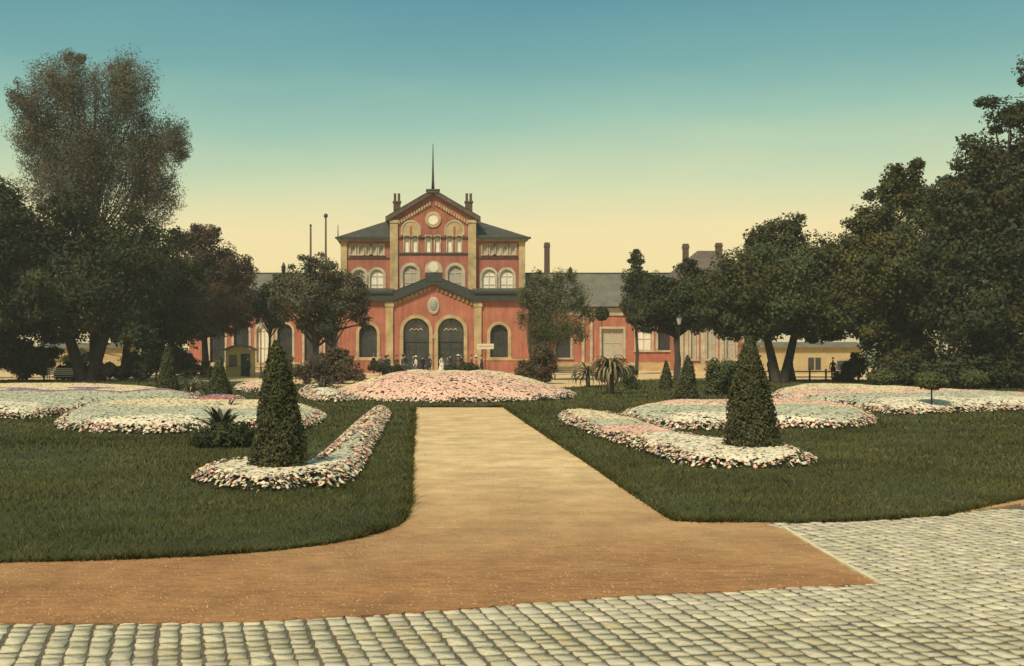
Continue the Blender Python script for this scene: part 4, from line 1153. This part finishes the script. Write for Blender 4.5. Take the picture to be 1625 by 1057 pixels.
tree('broadleaf_tree', 'broad spreading tree with two dark trunks in front of the cream shed', 78, 1238,
     [(1180, 440, 66, 60), (1240, 388, 52, 46), (1290, 420, 56, 56), (1150, 490, 52, 48), (1240, 470, 95, 70), (1315, 485, 54, 60), (1255, 355, 26, 22), (1200, 515, 80, 34), (1300, 520, 70, 30), (1205, 375, 24, 22), (1338, 440, 36, 60), (1125, 462, 40, 40)],
     GREEN, 34000, 0.16, 0.34, 112, stems=2, trunk_top=3.3)
tree('broadleaf_tree', 'yellowish green tree leafy to the ground right of the cream shed', 74, 1412,
     [(1440, 300, 44, 44), (1400, 350, 52, 44), (1365, 400, 42, 54), (1430, 420, 76, 84), (1405, 510, 56, 80), (1470, 480, 64, 100), (1385, 310, 14, 10), (1470, 330, 34, 40), (1505, 390, 40, 70), (1350, 470, 44, 70), (1365, 440, 40, 50), (1440, 575, 70, 34), (1455, 268, 16, 22), (1425, 275, 12, 18)],
     OLIVE, 34000, 0.17, 0.42, 113, trunk_top=3.0, zmin=0.1)
tree('broadleaf_tree', 'tallest dark tree filling the right edge of the picture', 68, 1600,
     [(1595, 185, 44, 36), (1565, 255, 56, 52), (1640, 110, 34, 40), (1610, 300, 90, 80), (1560, 390, 90, 90), (1640, 420, 100, 120), (1540, 500, 84, 84), (1620, 540, 110, 70), (1700, 250, 100, 130), (1560, 580, 80, 34), (1520, 330, 44, 50), (1500, 430, 50, 80), (1505, 320, 44, 44), (1570, 160, 20, 12)],
     DARK, 46000, 0.17, 0.5, 114, trunk_top=4.0, zmin=0.1)

# ---------------------------------------------------------------- clipped cones
def cone(label, px, base_py, wpx, top_py, seed, leaf, n):
    Y = gy(base_py); k = Y / FPX
    r = np.random.default_rng(seed)
    root = thing('topiary_cone', label, 'topiary', (gx(px, Y), Y, 0.05), 'clipped cones of the station garden')
    H = gz(top_py, Y) - 0.05; Rb = wpx * k / 2
    prof = [(0.0, 0.93), (0.1, 1.0), (0.22, 0.98), (0.5, 0.70), (0.75, 0.45), (0.92, 0.24), (1.0, 0.06)]
    ts = np.array([p[0] for p in prof]); rs = np.array([p[1] for p in prof])
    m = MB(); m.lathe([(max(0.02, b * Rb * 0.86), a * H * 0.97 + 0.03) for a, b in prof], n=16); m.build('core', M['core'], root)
    m = MB(); m.tube([(0, 0, -0.1), (0, 0, 0.3), (0, 0, H * 0.9)], [0.07, 0.06, 0.02], 7); m.build('trunk', M['bark'], root)
    t = r.random(n) ** 1.35
    a = r.uniform(0, 2 * math.pi, n)
    rad = np.interp(t, ts, rs) * Rb
    lump = 1 + 0.07 * np.sin(a * 2 + t * 7 + seed * 1.7) + 0.06 * np.sin(a * 5 - t * 17 + seed) + 0.04 * np.sin(a * 9 + t * 31 + 2 * seed)
    rad = rad * lump * r.uniform(0.84, 1.07, n) + np.where(r.random(n) < 0.03, r.uniform(0.02, 0.09, n), 0)
    bend = 0.05 * Rb * np.sin(t * 5 + seed)
    P_ = np.column_stack([np.cos(a) * rad + bend, np.sin(a) * rad, t * H + r.normal(0, 0.02, n)])
    nrm = np.column_stack([np.cos(a), np.sin(a), np.full(n, 0.35)])
    tone = np.clip(r.normal(0.45, 0.3, n), 0, 1)[:, None]
    cols = np.array((0.050, 0.056, 0.026)) * (1 - tone) + np.array((0.190, 0.188, 0.085)) * tone
    V, F, C = leaf_quads(P_, leaf, r, cols, up=0.2, normal=nrm)
    link('foliage', np_mesh('foliage', V, F, M['leaf'], col=C), root)
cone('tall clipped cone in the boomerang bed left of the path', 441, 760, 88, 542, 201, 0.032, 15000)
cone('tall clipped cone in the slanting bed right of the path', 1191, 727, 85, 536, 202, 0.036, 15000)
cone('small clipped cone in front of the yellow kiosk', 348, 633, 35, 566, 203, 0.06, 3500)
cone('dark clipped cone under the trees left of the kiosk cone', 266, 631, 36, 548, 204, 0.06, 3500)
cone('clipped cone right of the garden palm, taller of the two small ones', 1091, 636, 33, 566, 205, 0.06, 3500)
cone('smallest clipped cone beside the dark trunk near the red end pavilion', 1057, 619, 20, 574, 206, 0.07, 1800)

# ---------------------------------------------------------------- globe-headed standards
def globe(label, px, base_py, cy, rx, ry, seed, pal=OLIVE, Y=None):
    Y = Y or gy(base_py); k = Y / FPX
    r = np.random.default_rng(seed)
    root = thing('standard_bush', label, 'bush', (gx(px, Y), Y, 0.03), 'globe-headed standards')
    zc = gz(cy, Y) - 0.03; a, b = rx * k, ry * k
    m = MB(); m.tube([(0, 0, -0.08), (0.01, 0, zc * 0.5), (0, 0, zc)], [0.035, 0.03, 0.025], 6); m.build('stem', M['bark'], root)
    n = 2600
    d = r.normal(0, 1, (n, 3)); d /= np.linalg.norm(d, axis=1)[:, None]
    rad = r.random(n) ** 0.3
    P_ = d * rad[:, None] * np.array([a, a, b]) * r.uniform(0.85, 1.1, n)[:, None] + np.array([0, 0, zc])
    tone = r.random(n)[:, None]
    cols = np.array(pal[0]) * (1 - tone) + np.array(pal[1]) * tone
    V, F, C = leaf_quads(P_, 0.05 + 0.0006 * Y, r, cols, up=0.4, normal=d)
    link('crown', np_mesh('crown', V, F, M['leaf'], col=C), root)
globe('globe-headed bush on a bare stem at the front rim of the right-hand bed', 1478, 657, 604, 25, 14, 301, FRESH)
globe('globe-headed bush left of the three along the right-hand bed', 1398, 622, 600, 22, 15, 302, FRESH)
globe('globe-headed bush rightmost of the three along the right-hand bed', 1546, 627, 601, 21, 14, 303, FRESH)
globe('dark round-headed standard in front of the right wing wall', 955, 598, 498, 11, 11, 304, DARK)

# ---------------------------------------------------------------- leafy shrubs and rosette plants
SG = 'shrubs in the station garden'
tree('shrub', 'bright green shrub just left of the tall cone right of the path', 58, 1150, [(1150, 590, 26, 24), (1138, 610, 22, 20), (1165, 612, 22, 22), (1130, 580, 10, 12)], FRESH, 6000, 0.08, 0.05, 401, group=SG, cat='shrub', trunk_top=0.4, limbs=24, zmin=0.03)
tree('shrub', 'brown-leaved shrub under the forked tree before the station', 76, 520, [(515, 580, 30, 24), (550, 586, 26, 22), (490, 588, 22, 22), (535, 562, 24, 14), (568, 596, 16, 14), (525, 600, 40, 12)], BROWN, 6000, 0.11, 0.07, 402, group=SG, cat='shrub', trunk_top=0.4, limbs=30, zmin=0.03)
tree('shrub', 'brown-leaved shrub below the fresher green tree', 76, 850, [(848, 586, 30, 22), (872, 575, 14, 20), (830, 592, 16, 16), (860, 562, 20, 12), (850, 602, 32, 10)], BROWN, 5000, 0.11, 0.07, 403, group=SG, cat='shrub', trunk_top=0.4, limbs=30, zmin=0.03)
tree('shrub', 'dark shrub at the foot of the twin-trunked tree', 82, 120, [(120, 585, 22, 20), (150, 590, 20, 16), (100, 592, 14, 12)], DARK, 4000, 0.12, 0.06, 404, group=SG, cat='shrub', trunk_top=0.4, limbs=14, zmin=0.03)
tree('shrub', 'grey-brown shrub behind the pale left beds', 80, 175, [(170, 588, 18, 14), (190, 592, 16, 12)], BROWN, 2400, 0.11, 0.05, 405, group=SG, cat='shrub', trunk_top=0.4, limbs=12, zmin=0.03)
tree('shrub', 'dark shrub at the foot of the slanting-trunked tree', 80, 215, [(210, 580, 18, 24), (230, 585, 20, 22), (245, 565, 16, 16)], DARK, 4000, 0.12, 0.05, 406, group=SG, cat='shrub', trunk_top=0.4, limbs=12, zmin=0.03)
tree('shrub', 'dark shrub filling the shade between the right-hand globes and tall trees', 66, 1520, [(1450, 590, 44, 26), (1520, 590, 50, 30), (1590, 592, 50, 32), (1660, 590, 50, 34), (1410, 596, 24, 18)], DARK, 9000, 0.13, 0.08, 407, group=SG, cat='shrub', trunk_top=0.4, limbs=30, zmin=0.03)
tree('shrub', 'low dark shrub between the garden palm and the small cones', 66, 1010, [(1000, 604, 8, 12), (1005, 612, 12, 8)], DARK, 1200, 0.08, 0.04, 408, group=SG, cat='shrub', trunk_top=0.3, limbs=8, zmin=0.03)

tree('hedge', 'tall loose hedge closing the left background behind the twin trunks', 90, 30, [(-40, 570, 60, 28), (20, 572, 44, 26), (130, 575, 36, 26), (225, 572, 40, 30), (262, 566, 30, 32), (290, 578, 30, 24)], DARK, 12000, 0.12, 0.06, 415, group=SG, cat='hedge', trunk_top=0.4, limbs=40, zmin=0.03)
tree('shrub', 'loose grey-green shrub before the left wing beside the gas lamp', 88, 455, [(450, 585, 22, 18), (470, 590, 18, 14), (437, 592, 12, 10), (455, 570, 12, 10)], GREY, 2800, 0.10, 0.05, 416, group=SG, cat='shrub', trunk_top=0.4, limbs=14, zmin=0.03)
tree('shrub', 'loose grey-green shrub before the right wing behind the garden palm', 80, 985, [(975, 585, 16, 16), (995, 592, 18, 12), (960, 592, 12, 12)], GREY, 2600, 0.10, 0.05, 417, group=SG, cat='shrub', trunk_top=0.4, limbs=14, zmin=0.03)
tree('shrub', 'tangled dark shrub between the pale bench and the twin trunks', 84, 70, [(60, 572, 26, 24), (40, 585, 30, 20), (85, 560, 14, 14)], DARK, 4200, 0.11, 0.06, 410, group=SG, cat='shrub', trunk_top=0.4, limbs=12, zmin=0.03)
tree('shrub', 'brown shrub under the copper brown tree left of the kiosk', 92, 310, [(300, 580, 26, 20), (325, 588, 18, 14), (285, 565, 16, 20)], BROWN, 3600, 0.11, 0.06, 411, group=SG, cat='shrub', trunk_top=0.4, limbs=12, zmin=0.03)
tree('shrub', 'low dark shrub before the left door of the station', 97, 615, [(608, 583, 16, 8), (630, 585, 16, 7), (595, 580, 12, 10)], DARK, 2600, 0.10, 0.05, 412, group=SG, cat='shrub', trunk_top=0.3, limbs=10, zmin=0.03)
tree('shrub', 'low dark shrub before the right door of the station', 97, 728, [(715, 585, 14, 7), (738, 583, 16, 8), (752, 586, 10, 6)], DARK, 2400, 0.10, 0.05, 413, group=SG, cat='shrub', trunk_top=0.3, limbs=10, zmin=0.03)
tree('shrub', 'dark shrub between the cream shed and the yellowish green tree', 80, 1352, [(1345, 590, 16, 18), (1362, 580, 16, 24), (1330, 600, 10, 8)], DARK, 3200, 0.11, 0.06, 414, group=SG, cat='shrub', trunk_top=0.4, limbs=10, zmin=0.03)

def rosette(name, label, px, base_py, n, length, width, zc, droop, pal, seed, trunk=0.0, cat='plant', stiff=0.4):
    Y = gy(base_py)
    r = random.Random(seed)
    root = thing(name, label, cat, (gx(px, Y), Y, 0.05), 'spiky plants of the station garden')
    if trunk:
        m = MB(); m.tube([(0, 0, -0.1), (0.02, 0, zc * 0.5), (0, 0, zc)], [trunk * 1.2, trunk, trunk * 0.9], 8); m.build('trunk', M['bark_pale'], root)
    lm = [mat(name + '_leaf_a_%d' % seed, pal[0], 0.6, 0.25, 3, spec=0.3), mat(name + '_leaf_b_%d' % seed, pal[1], 0.6, 0.25, 3, spec=0.3)]
    for i in range(n):
        a = 2 * math.pi * i * 0.382 + r.uniform(-.2, .2)
        e = math.radians(r.uniform(45, 86) if name == 'canna' else r.uniform(8, 82))
        ln = length * r.uniform(0.7, 1.1)
        dirx, diry = math.cos(a), math.sin(a)
        pts = []
        S = 6
        x, z, ang = 0.03, zc, e
        for k in range(S + 1):
            pts.append((x * dirx, x * diry, z))
            x += math.cos(ang) * ln / S; z += math.sin(ang) * ln / S; ang -= droop * r.uniform(0.7, 1.3) / S * (1.2 + k * 0.3)
        V, F = [], []
        for k, p in enumerate(pts):
            t = k / S
            w = width * (0.55 + 1.2 * t) * (1 - t) ** 0.7 + 0.004
            V += [(p[0] - diry * w, p[1] + dirx * w, max(0.02, p[2] + w * stiff)), (p[0], p[1], max(0.0, p[2])), (p[0] + diry * w, p[1] - dirx * w, max(0.02, p[2] + w * stiff))]
        for k in range(S):
            b = k * 3
            F += [(b, b + 1, b + 4, b + 3), (b + 1, b + 2, b + 5, b + 4)]
        m = MB(); m.add(V, F, 0, True); m.build('leaf', lm[i % 2], root)
rosette('canna', 'dark broad-leaved plant rising from the leafy bush left of the tall cone', 352, 706, 26, 0.95, 0.11, 0.2, 0.5, ((0.045, 0.05, 0.024), (0.08, 0.08, 0.04)), 501)
tree('shrub', 'low dark leafy bush on the left lawn just left of the tall cone', gy(712), 346, [(340, 697, 34, 13), (372, 698, 24, 15), (352, 684, 16, 16), (318, 702, 14, 9), (385, 685, 10, 16)], DARK, 5200, 0.055, 0.03, 409, group=SG, cat='shrub', trunk_top=0.15, limbs=16, zmin=0.0)
rosette('garden_palm', 'short-trunked palm with drooping straw-coloured leaves right of the central mound', 968, 627, 90, 1.75, 0.075, 1.25, 1.7, ((0.12, 0.10, 0.05), (0.24, 0.19, 0.09)), 502, trunk=0.2, cat='palm')
rosette('yucca', 'pale leaved yucca beside the dark clipped cone on the left', 306, 630, 60, 1.3, 0.055, 0.2, 1.1, ((0.28, 0.25, 0.15), (0.14, 0.13, 0.07)), 503)
rosette('yucca', 'dark yucca between the green tree and the garden palm', 933, 616, 60, 1.6, 0.07, 0.7, 1.3, ((0.06, 0.055, 0.03), (0.10, 0.08, 0.04)), 504, trunk=0.12)
rosette('yucca', 'brownish yucca left of the central mound under the forked tree', 512, 628, 50, 1.2, 0.06, 0.35, 1.2, ((0.06, 0.05, 0.03), (0.11, 0.09, 0.05)), 505, trunk=0.1)
rosette('yucca', 'dark yucca standing right behind the wide left bed', 362, 664, 26, 0.8, 0.05, 0.2, 0.9, ((0.045, 0.045, 0.025), (0.09, 0.08, 0.045)), 506)

# ---------------------------------------------------------------- kiosk, sheds, fences, bench, lamps, sign
YK = 94.0
kx = gx(379, YK)
kiosk = thing('kiosk', 'small yellow kiosk with curved roof left of the station', 'kiosk', (kx, YK, 0))
hw = 21 * YK / FPX; zt = gz(556, YK)
m = MB(); wall_panel(m, -hw, hw, 0, zt, 0, [(0.55, 0.8, 0.05, 2.0, False), (-0.5, 0.7, 0.95, 1.9, False)], 0.12)
for x, fl in ((-hw, 1), (hw, 0)):
    q = [(x, 0, 0), (x, 1.9, 0), (x, 1.9, zt), (x, 0, zt)]; m.poly(q[::-1] if fl else q)
m.poly([(-hw, 1.9, 0), (-hw, 1.9, zt), (hw, 1.9, zt), (hw, 1.9, 0)])
ap = [(-hw + 2 * hw * i / 10, zt + 0.34 * math.sin(math.pi * i / 10)) for i in range(11)]
m.poly([(x, 0, z) for x, z in ap][::-1])
m.build('wall', mat('kiosk_yellow', (0.50, 0.40, 0.16), 0.9, 0.12, 2), kiosk)
m = MB(); ap2 = [(-hw - 0.2 + 2 * (hw + 0.2) * i / 10, zt - 0.02 + 0.42 * math.sin(math.pi * i / 10)) for i in range(11)]
m.prism(ap2 + [(x, z + 0.09) for x, z in ap2[::-1]], -0.3, 2.1); m.build('roof', M['slate_pale'], kiosk)
m = MB(); m.box(0.16, 0.94, 0.06, 0.1, 0.05, 1.99); d = m.build('door', M['door'], kiosk)
m = MB(); m.box(-0.84, -0.16, 0.06, 0.1, 0.96, 1.89); m.build('window', M['glass'], kiosk)
m = MB(); m.box(-0.95, -0.05, -0.2, -0.002, 0.88, 0.95); m.build('counter', M['timber'], kiosk)

def shed(label, pa, pb, top, Y, pitch, roofmat, step, wallm):
    x0, x1 = gx(pa, Y), gx(pb, Y); W_ = x1 - x0; zt = gz(top, Y)
    r = thing('garden_shed', label, 'shed', (x0, Y, 0), 'low sheds beside the square')
    m = MB(); m.box(0, W_, 0, 4, 0, zt); m.build('wall', wallm, r)
    m = MB(); m.poly([(-0.3, -0.4, zt + 0.01), (W_ + 0.3, -0.4, zt + 0.01), (W_ + 0.3, 2, zt + pitch), (-0.3, 2, zt + pitch)]); m.poly([(-0.3, 4.4, zt + 0.01), (-0.3, 2, zt + pitch), (W_ + 0.3, 2, zt + pitch), (W_ + 0.3, 4.4, zt + 0.01)]); m.poly([(-.3, -.4, zt + .01), (-.3, 4.4, zt + .01), (W_ + .3, 4.4, zt + .01), (W_ + .3, -.4, zt + .01)])
    m.poly([(-.3, -.4, zt + .01), (-.3, 2, zt + pitch), (-.3, 4.4, zt + .01)]); m.poly([(W_ + .3, -.4, zt + .01), (W_ + .3, 4.4, zt + .01), (W_ + .3, 2, zt + pitch)])
    m.build('roof', roofmat, r)
    x = step / 2
    while x < W_:
        m = MB(); m.box(x - 0.04, x + 0.04, -0.03, -0.002, 0.35, zt - 0.05); m.build('batten', wallm, r); x += step
    m = MB(); m.box(-0.02, W_ + 0.02, -0.08, -0.003, 0, 0.35); m.build('plinth', M['stone'], r)
    return r, W_, zt
sh, Ws, zt_s = shed('long low cream shed under the broad spreading tree on the right', 1195, 1368, 551, 104, 0.5, M['slate_pale'], 1.95, M['cream_wall'])
for px, w in ((1287, 0.55), (1298, 0.5)):
    x = gx(px, 104) - gx(1195, 104); m = MB(); m.box(x - w / 2, x + w / 2, -0.05, -0.004, 0.4, 1.55); m.build('window', M['glass'], sh)
x = gx(1341, 104) - gx(1195, 104); m = MB(); m.box(x - 0.75, x + 0.75, -0.06, -0.005, 0.02, 1.25); m.build('door', M['door'], sh)
shed('low cream shed seen between the trunks on the far left', 60, 200, 552, 107, 0.5, M['slate_pale'], 2.2, M['cream_wall'])

def fence(label, pa, pb, Y, h, step):
    x0, x1 = gx(pa, Y), gx(pb, Y); W_ = x1 - x0
    r = thing('garden_fence', label, 'fence', (x0, Y, 0), 'low fences at the edge of the garden')
    n = int(W_ / step)
    for i in range(n + 1):
        m = MB(); x = i * W_ / n; m.box(x - 0.05, x + 0.05, -0.05, 0.05, -0.05, h + 0.08); m.add([(x - .05, -.05, h + .08), (x + .05, -.05, h + .08), (x + .05, .05, h + .08), (x - .05, .05, h + .08), (x, 0, h + .16)], [(0, 1, 4), (1, 2, 4), (2, 3, 4), (3, 0, 4)]); m.build('post', M['timber'], r)
    for z in (h * 0.45, h * 0.92):
        m = MB(); m.box(0, W_, -0.09, -0.052, z - 0.04, z + 0.04); m.build('rail', M['timber'], r)
fence('low timber rail fence before the long cream shed', 1208, 1362, 80, 0.85, 1.15)
fence('low timber rail fence behind the pale bed on the far left', 165, 330, 84, 0.8, 1.3)

def bench(label, px, base_py):
    Y = gy(base_py)
    r = thing('park_bench', label, 'bench', (gx(px, Y), Y, 0), 'garden benches')
    w = 0.95
    wm = mat('pale_bench_paint', (0.42, 0.37, 0.27), 0.7, 0.15, 4)
    for k in range(4):
        m = MB(); m.box(-w, w, -0.25 + k * 0.12, -0.16 + k * 0.12, 0.43, 0.46); m.build('seat_slat', wm, r)
    for k in range(4):
        m = MB(); m.box(-w, w, 0.26 + k * 0.03, 0.29 + k * 0.03, 0.55 + k * 0.13, 0.64 + k * 0.13); m.build('back_slat', wm, r)
    for sx in (-0.8, 0.8):
        m = MB(); m.tube([(sx, -0.22, -0.03), (sx, -0.2, 0.425)], 0.025, 6); m.build('leg', M['iron'], r)
        m = MB(); m.tube([(sx, 0.18, -0.03), (sx, 0.26, 0.44), (sx, 0.40, 1.06)], 0.025, 6); m.build('leg', M['iron'], r)
bench('pale slatted bench under the trees at the far left', 94, 607)
bench('pale slatted bench before the right wing, left of the garden palm', 897, 603)

def lamp(label, px, base_py, top_py):
    Y = gy(base_py); H = gz(top_py, Y)
    r = thing('street_lamp', label, 'street lamp', (gx(px, Y), Y, 0), 'gas lamps of the square')
    m = MB(); m.lathe([(0.16, -0.03), (0.16, 0.25), (0.1, 0.35), (0.07, 0.9), (0.05, 1.0), (0.045, H - 0.75), (0.08, H - 0.7)], n=10); m.build('post', M['iron'], r)
    m = MB(); m.tube([(-0.28, 0, H - 0.95), (0.28, 0, H - 0.95)], 0.018, 6); m.build('ladder_bar', M['iron'], r)
    m = MB(); m.lathe([(0.11, H - 0.69), (0.21, H - 0.2)], n=6, smooth=False); m.build('lantern', mat('lantern_glass_%d' % px, (0.55, 0.52, 0.42), 0.25, 0.1, 3, spec=0.5), r)
    m = MB(); m.lathe([(0.25, H - 0.199), (0.1, H - 0.06), (0.05, H), (0.02, H + 0.1)], n=6, smooth=False); m.build('lantern_cap', M['iron'], r)
lamp('gas lamp with pale lantern right of the yellow kiosk', 414, 601, 508)
lamp('gas lamp in front of the fresher green tree', 854, 603, 470)
lamp('gas lamp before the red end pavilion beside the dark trunk', 1078, 606, 500)

YS = 104.0
r = thing('notice_sign', 'cream notice board on a post beside the station doors', 'sign', (gx(770, YS), YS, 0))
m = MB(); m.tube([(0, 0.06, -0.03), (0, 0.06, gz(545, YS))], 0.05, 7); m.build('post', M['timber'], r)
m = MB(); z0, z1 = gz(554, YS), gz(545.5, YS); w = 13.5 * YS / FPX; m.box(-w, w, -0.04, 0.0, z0, z1); b = m.build('board', M['sign'], r)
m = MB()
for k in range(9): m.box(-w * 0.8 + k * w * 0.19, -w * 0.8 + k * w * 0.19 + 0.07, -0.05, -0.042, (z0 + z1) / 2 - 0.07, (z0 + z1) / 2 + 0.07)
m.build('lettering', mat('faded_print', (0.28, 0.22, 0.14), 0.9, 0.2, 5), b)

# ---------------------------------------------------------------- people before the doors
def skin_body(name, female, pose):
    me = bpy.data.meshes.new(name)
    st = 0.10 * pose
    V = [(0, 0, 0.92), (0, 0, 1.12), (0, 0, 1.32), (0, -0.01, 1.46), (0, -0.02, 1.55), (0, -0.02, 1.68)]
    R = [0.14, 0.125, 0.15, 0.062, 0.085, 0.075]
    E = [(0, 1), (1, 2), (2, 3), (3, 4), (4, 5)]
    def chain(start, pts, rad):
        p = start
        for q, r_ in zip(pts, rad):
            V.append(q); R.append(r_); E.append((p, len(V) - 1)); p = len(V) - 1
    for s_ in (-1, 1):
        chain(2, [(s_ * 0.19, 0, 1.38), (s_ * 0.25, 0.02 * s_ * pose, 1.12), (s_ * 0.24, -0.08 - 0.06 * s_ * pose, 0.90), (s_ * 0.23, -0.12 - 0.06 * s_ * pose, 0.80)], [0.065, 0.052, 0.042, 0.036])
        chain(0, [(s_ * 0.09, 0, 0.86), (s_ * 0.10, -st * s_ * 0.6, 0.48), (s_ * 0.11, -st * s_ + 0.03, 0.08), (s_ * 0.12, -st * s_ - 0.12, 0.04)], [0.095, 0.068, 0.048, 0.04])
    me.from_pydata(V, E, [])
    o = bpy.data.objects.new(name, me); COL.objects.link(o)
    md = o.modifiers.new('skin', 'SKIN'); md.use_smooth_shade = True
    for i, r_ in enumerate(R): me.skin_vertices[0].data[i].radius = (r_, r_ * 0.85)
    me.skin_vertices[0].data[0].use_root = True
    o.modifiers.new('sub', 'SUBSURF').levels = 1
    bpy.context.view_layer.update()
    ev = o.evaluated_get(bpy.context.evaluated_depsgraph_get())
    nm = bpy.data.meshes.new_from_object(ev)
    bpy.data.objects.remove(o)
    return nm

body_src = [skin_body('body', False, 1.0), skin_body('body', False, 0.2), skin_body('body', True, -0.7)]
def person_parts(root, kind, top, bottom, hat, src):
    me = body_src[src].copy()
    me.materials.clear()
    for mm in (bottom, top, M['skin']): me.materials.append(mm)
    for p in me.polygons:
        c = p.center
        if c.z > 1.47 or (abs(c.x) > 0.17 and c.z < 0.86): p.material_index = 2
        elif c.z > 0.86 or (abs(c.x) > 0.16 and c.z > 0.6): p.material_index = 1
        else: p.material_index = 0
    link('body', me, root)
    if kind == 'woman':
        m = MB(); m.lathe([(0.40, 0.02), (0.33, 0.35), (0.24, 0.75), (0.145, 1.08)], n=14, sy=0.9); m.build('skirt', bottom, root)
        m = MB(); m.lathe([(0.06, 1.60), (0.105, 1.64), (0.10, 1.72), (0.04, 1.77)], (0, 0.015, 0), 10); m.build('hair', M['hair'], root)
        m = MB(); m.lathe([(0.24, 1.735), (0.23, 1.755), (0.12, 1.765), (0.10, 1.84), (0.03, 1.86)], n=14); m.build('hat', hat, root)
    else:
        m = MB(); m.lathe([(0.20, 0.70), (0.185, 0.95), (0.175, 1.1)], n=12, sy=0.8); m.build('coat_skirt', top, root)
        m = MB(); m.lathe([(0.155, 1.715), (0.15, 1.73), (0.095, 1.735), (0.09, 1.83), (0.06, 1.85)], n=12); m.build('hat', hat, root)
    m = MB(); m.lathe([(0.004, -0.02), (0.012, 0.0), (0.008, 0.03)], (0, -0.115, 1.615), 5); m.build('nose', M['skin'], root)

ORD = ['first', 'second', 'third', 'fourth', 'fifth', 'sixth', 'seventh', 'eighth', 'ninth', 'tenth', 'eleventh', 'twelfth', 'thirteenth', 'fourteenth', 'fifteenth', 'sixteenth', 'seventeenth', 'eighteenth', 'nineteenth', 'twentieth']
rp = random.Random(5)
crowd = [(592, 'm', 'black', 'black'), (601, 'm', 'grey', 'black'), (609, 'w', 'navy', 'navy'), (618, 'm', 'black', 'grey'), (627, 'm', 'brown', 'black'), (636, 'w', 'grey', 'grey'), (644, 'm', 'black', 'black'),
         (652, 'm', 'grey', 'grey'), (661, 'w', 'white', 'grey'), (670, 'm', 'black', 'black'), (681, 'm', 'navy', 'black'), (697, 'w', 'white', 'white'), (708, 'm', 'grey', 'black'), (717, 'm', 'black', 'grey'), (727, 'w', 'brown', 'brown'),
         (736, 'm', 'black', 'black'), (745, 'm', 'grey', 'black'), (757, 'w', 'red', 'red'), (767, 'm', 'black', 'black')]
def person(label, px, Y, kind, top, bottom, rot, group):
    r = thing('person', label, 'person', (gx(px, Y), Y, 0.013), group)
    r.rotation_euler = (0, 0, rot)
    s_ = rp.uniform(0.95, 1.05); r.scale = (s_, s_, s_)
    person_parts(r, 'woman' if kind == 'w' else 'man', CL[top], CL[bottom], CL[rp.choice(('black', 'brown', 'white', 'grey'))] if kind == 'w' else CL[rp.choice(('black', 'black', 'grey'))], rp.randrange(3))
cname = {'black': 'black', 'grey': 'grey', 'brown': 'brown', 'white': 'white', 'red': 'rose-red', 'navy': 'dark blue'}
for i, (px, kd, tp, bt) in enumerate(crowd):
    what = ('person in long %s dress and hat' % cname[bt] if tp == bt else 'person in %s blouse and long %s skirt' % (cname[tp], cname[bt])) if kd == 'w' else 'person in %s coat and %s trousers' % (cname[tp], cname[bt])
    person('%s, %s from left in the station crowd' % (what, ORD[i]), px + rp.uniform(-4, 4), rp.uniform(99.0, 106.0), kd, tp, bt, rp.uniform(-1.6, 1.6), 'crowd before the station doors')
person('person in black coat standing at the yellow kiosk door', 393, 92.6, 'm', 'black', 'black', 2.6, 'passers-by in the garden')
person('person in dark coat before the cream shed, left of the broad tree trunk pair', 1222, 83, 'm', 'black', 'grey', 0.4, 'passers-by in the garden')
person('person in dark dress before the cream shed, right of the two tree trunks', 1256, 84, 'w', 'black', 'black', 0.9, 'passers-by in the garden')
person('person in black coat before the cream shed door', 1322, 84, 'm', 'black', 'black', -0.6, 'passers-by in the garden')

# ---------------------------------------------------------------- light summer haze
hz = MB(); hz.box(-490, 490, -60, 910, -1.6, 29)
hm = bpy.data.materials.new('haze')
hm.use_nodes = True
ht = hm.node_tree
ht.nodes.clear()
ho = ht.nodes.new('ShaderNodeOutputMaterial')
hv = ht.nodes.new('ShaderNodeVolumePrincipled')
hv.inputs['Color'].default_value = (0.95, 0.90, 0.78, 1)
hv.inputs['Density'].default_value = 0.0007
hv.inputs['Anisotropy'].default_value = 0.2
ht.links.new(hv.outputs[0], ho.inputs['Volume'])
tag(hz.build('haze', hm), 'thin warm haze over the whole square', 'haze', kind='stuff')
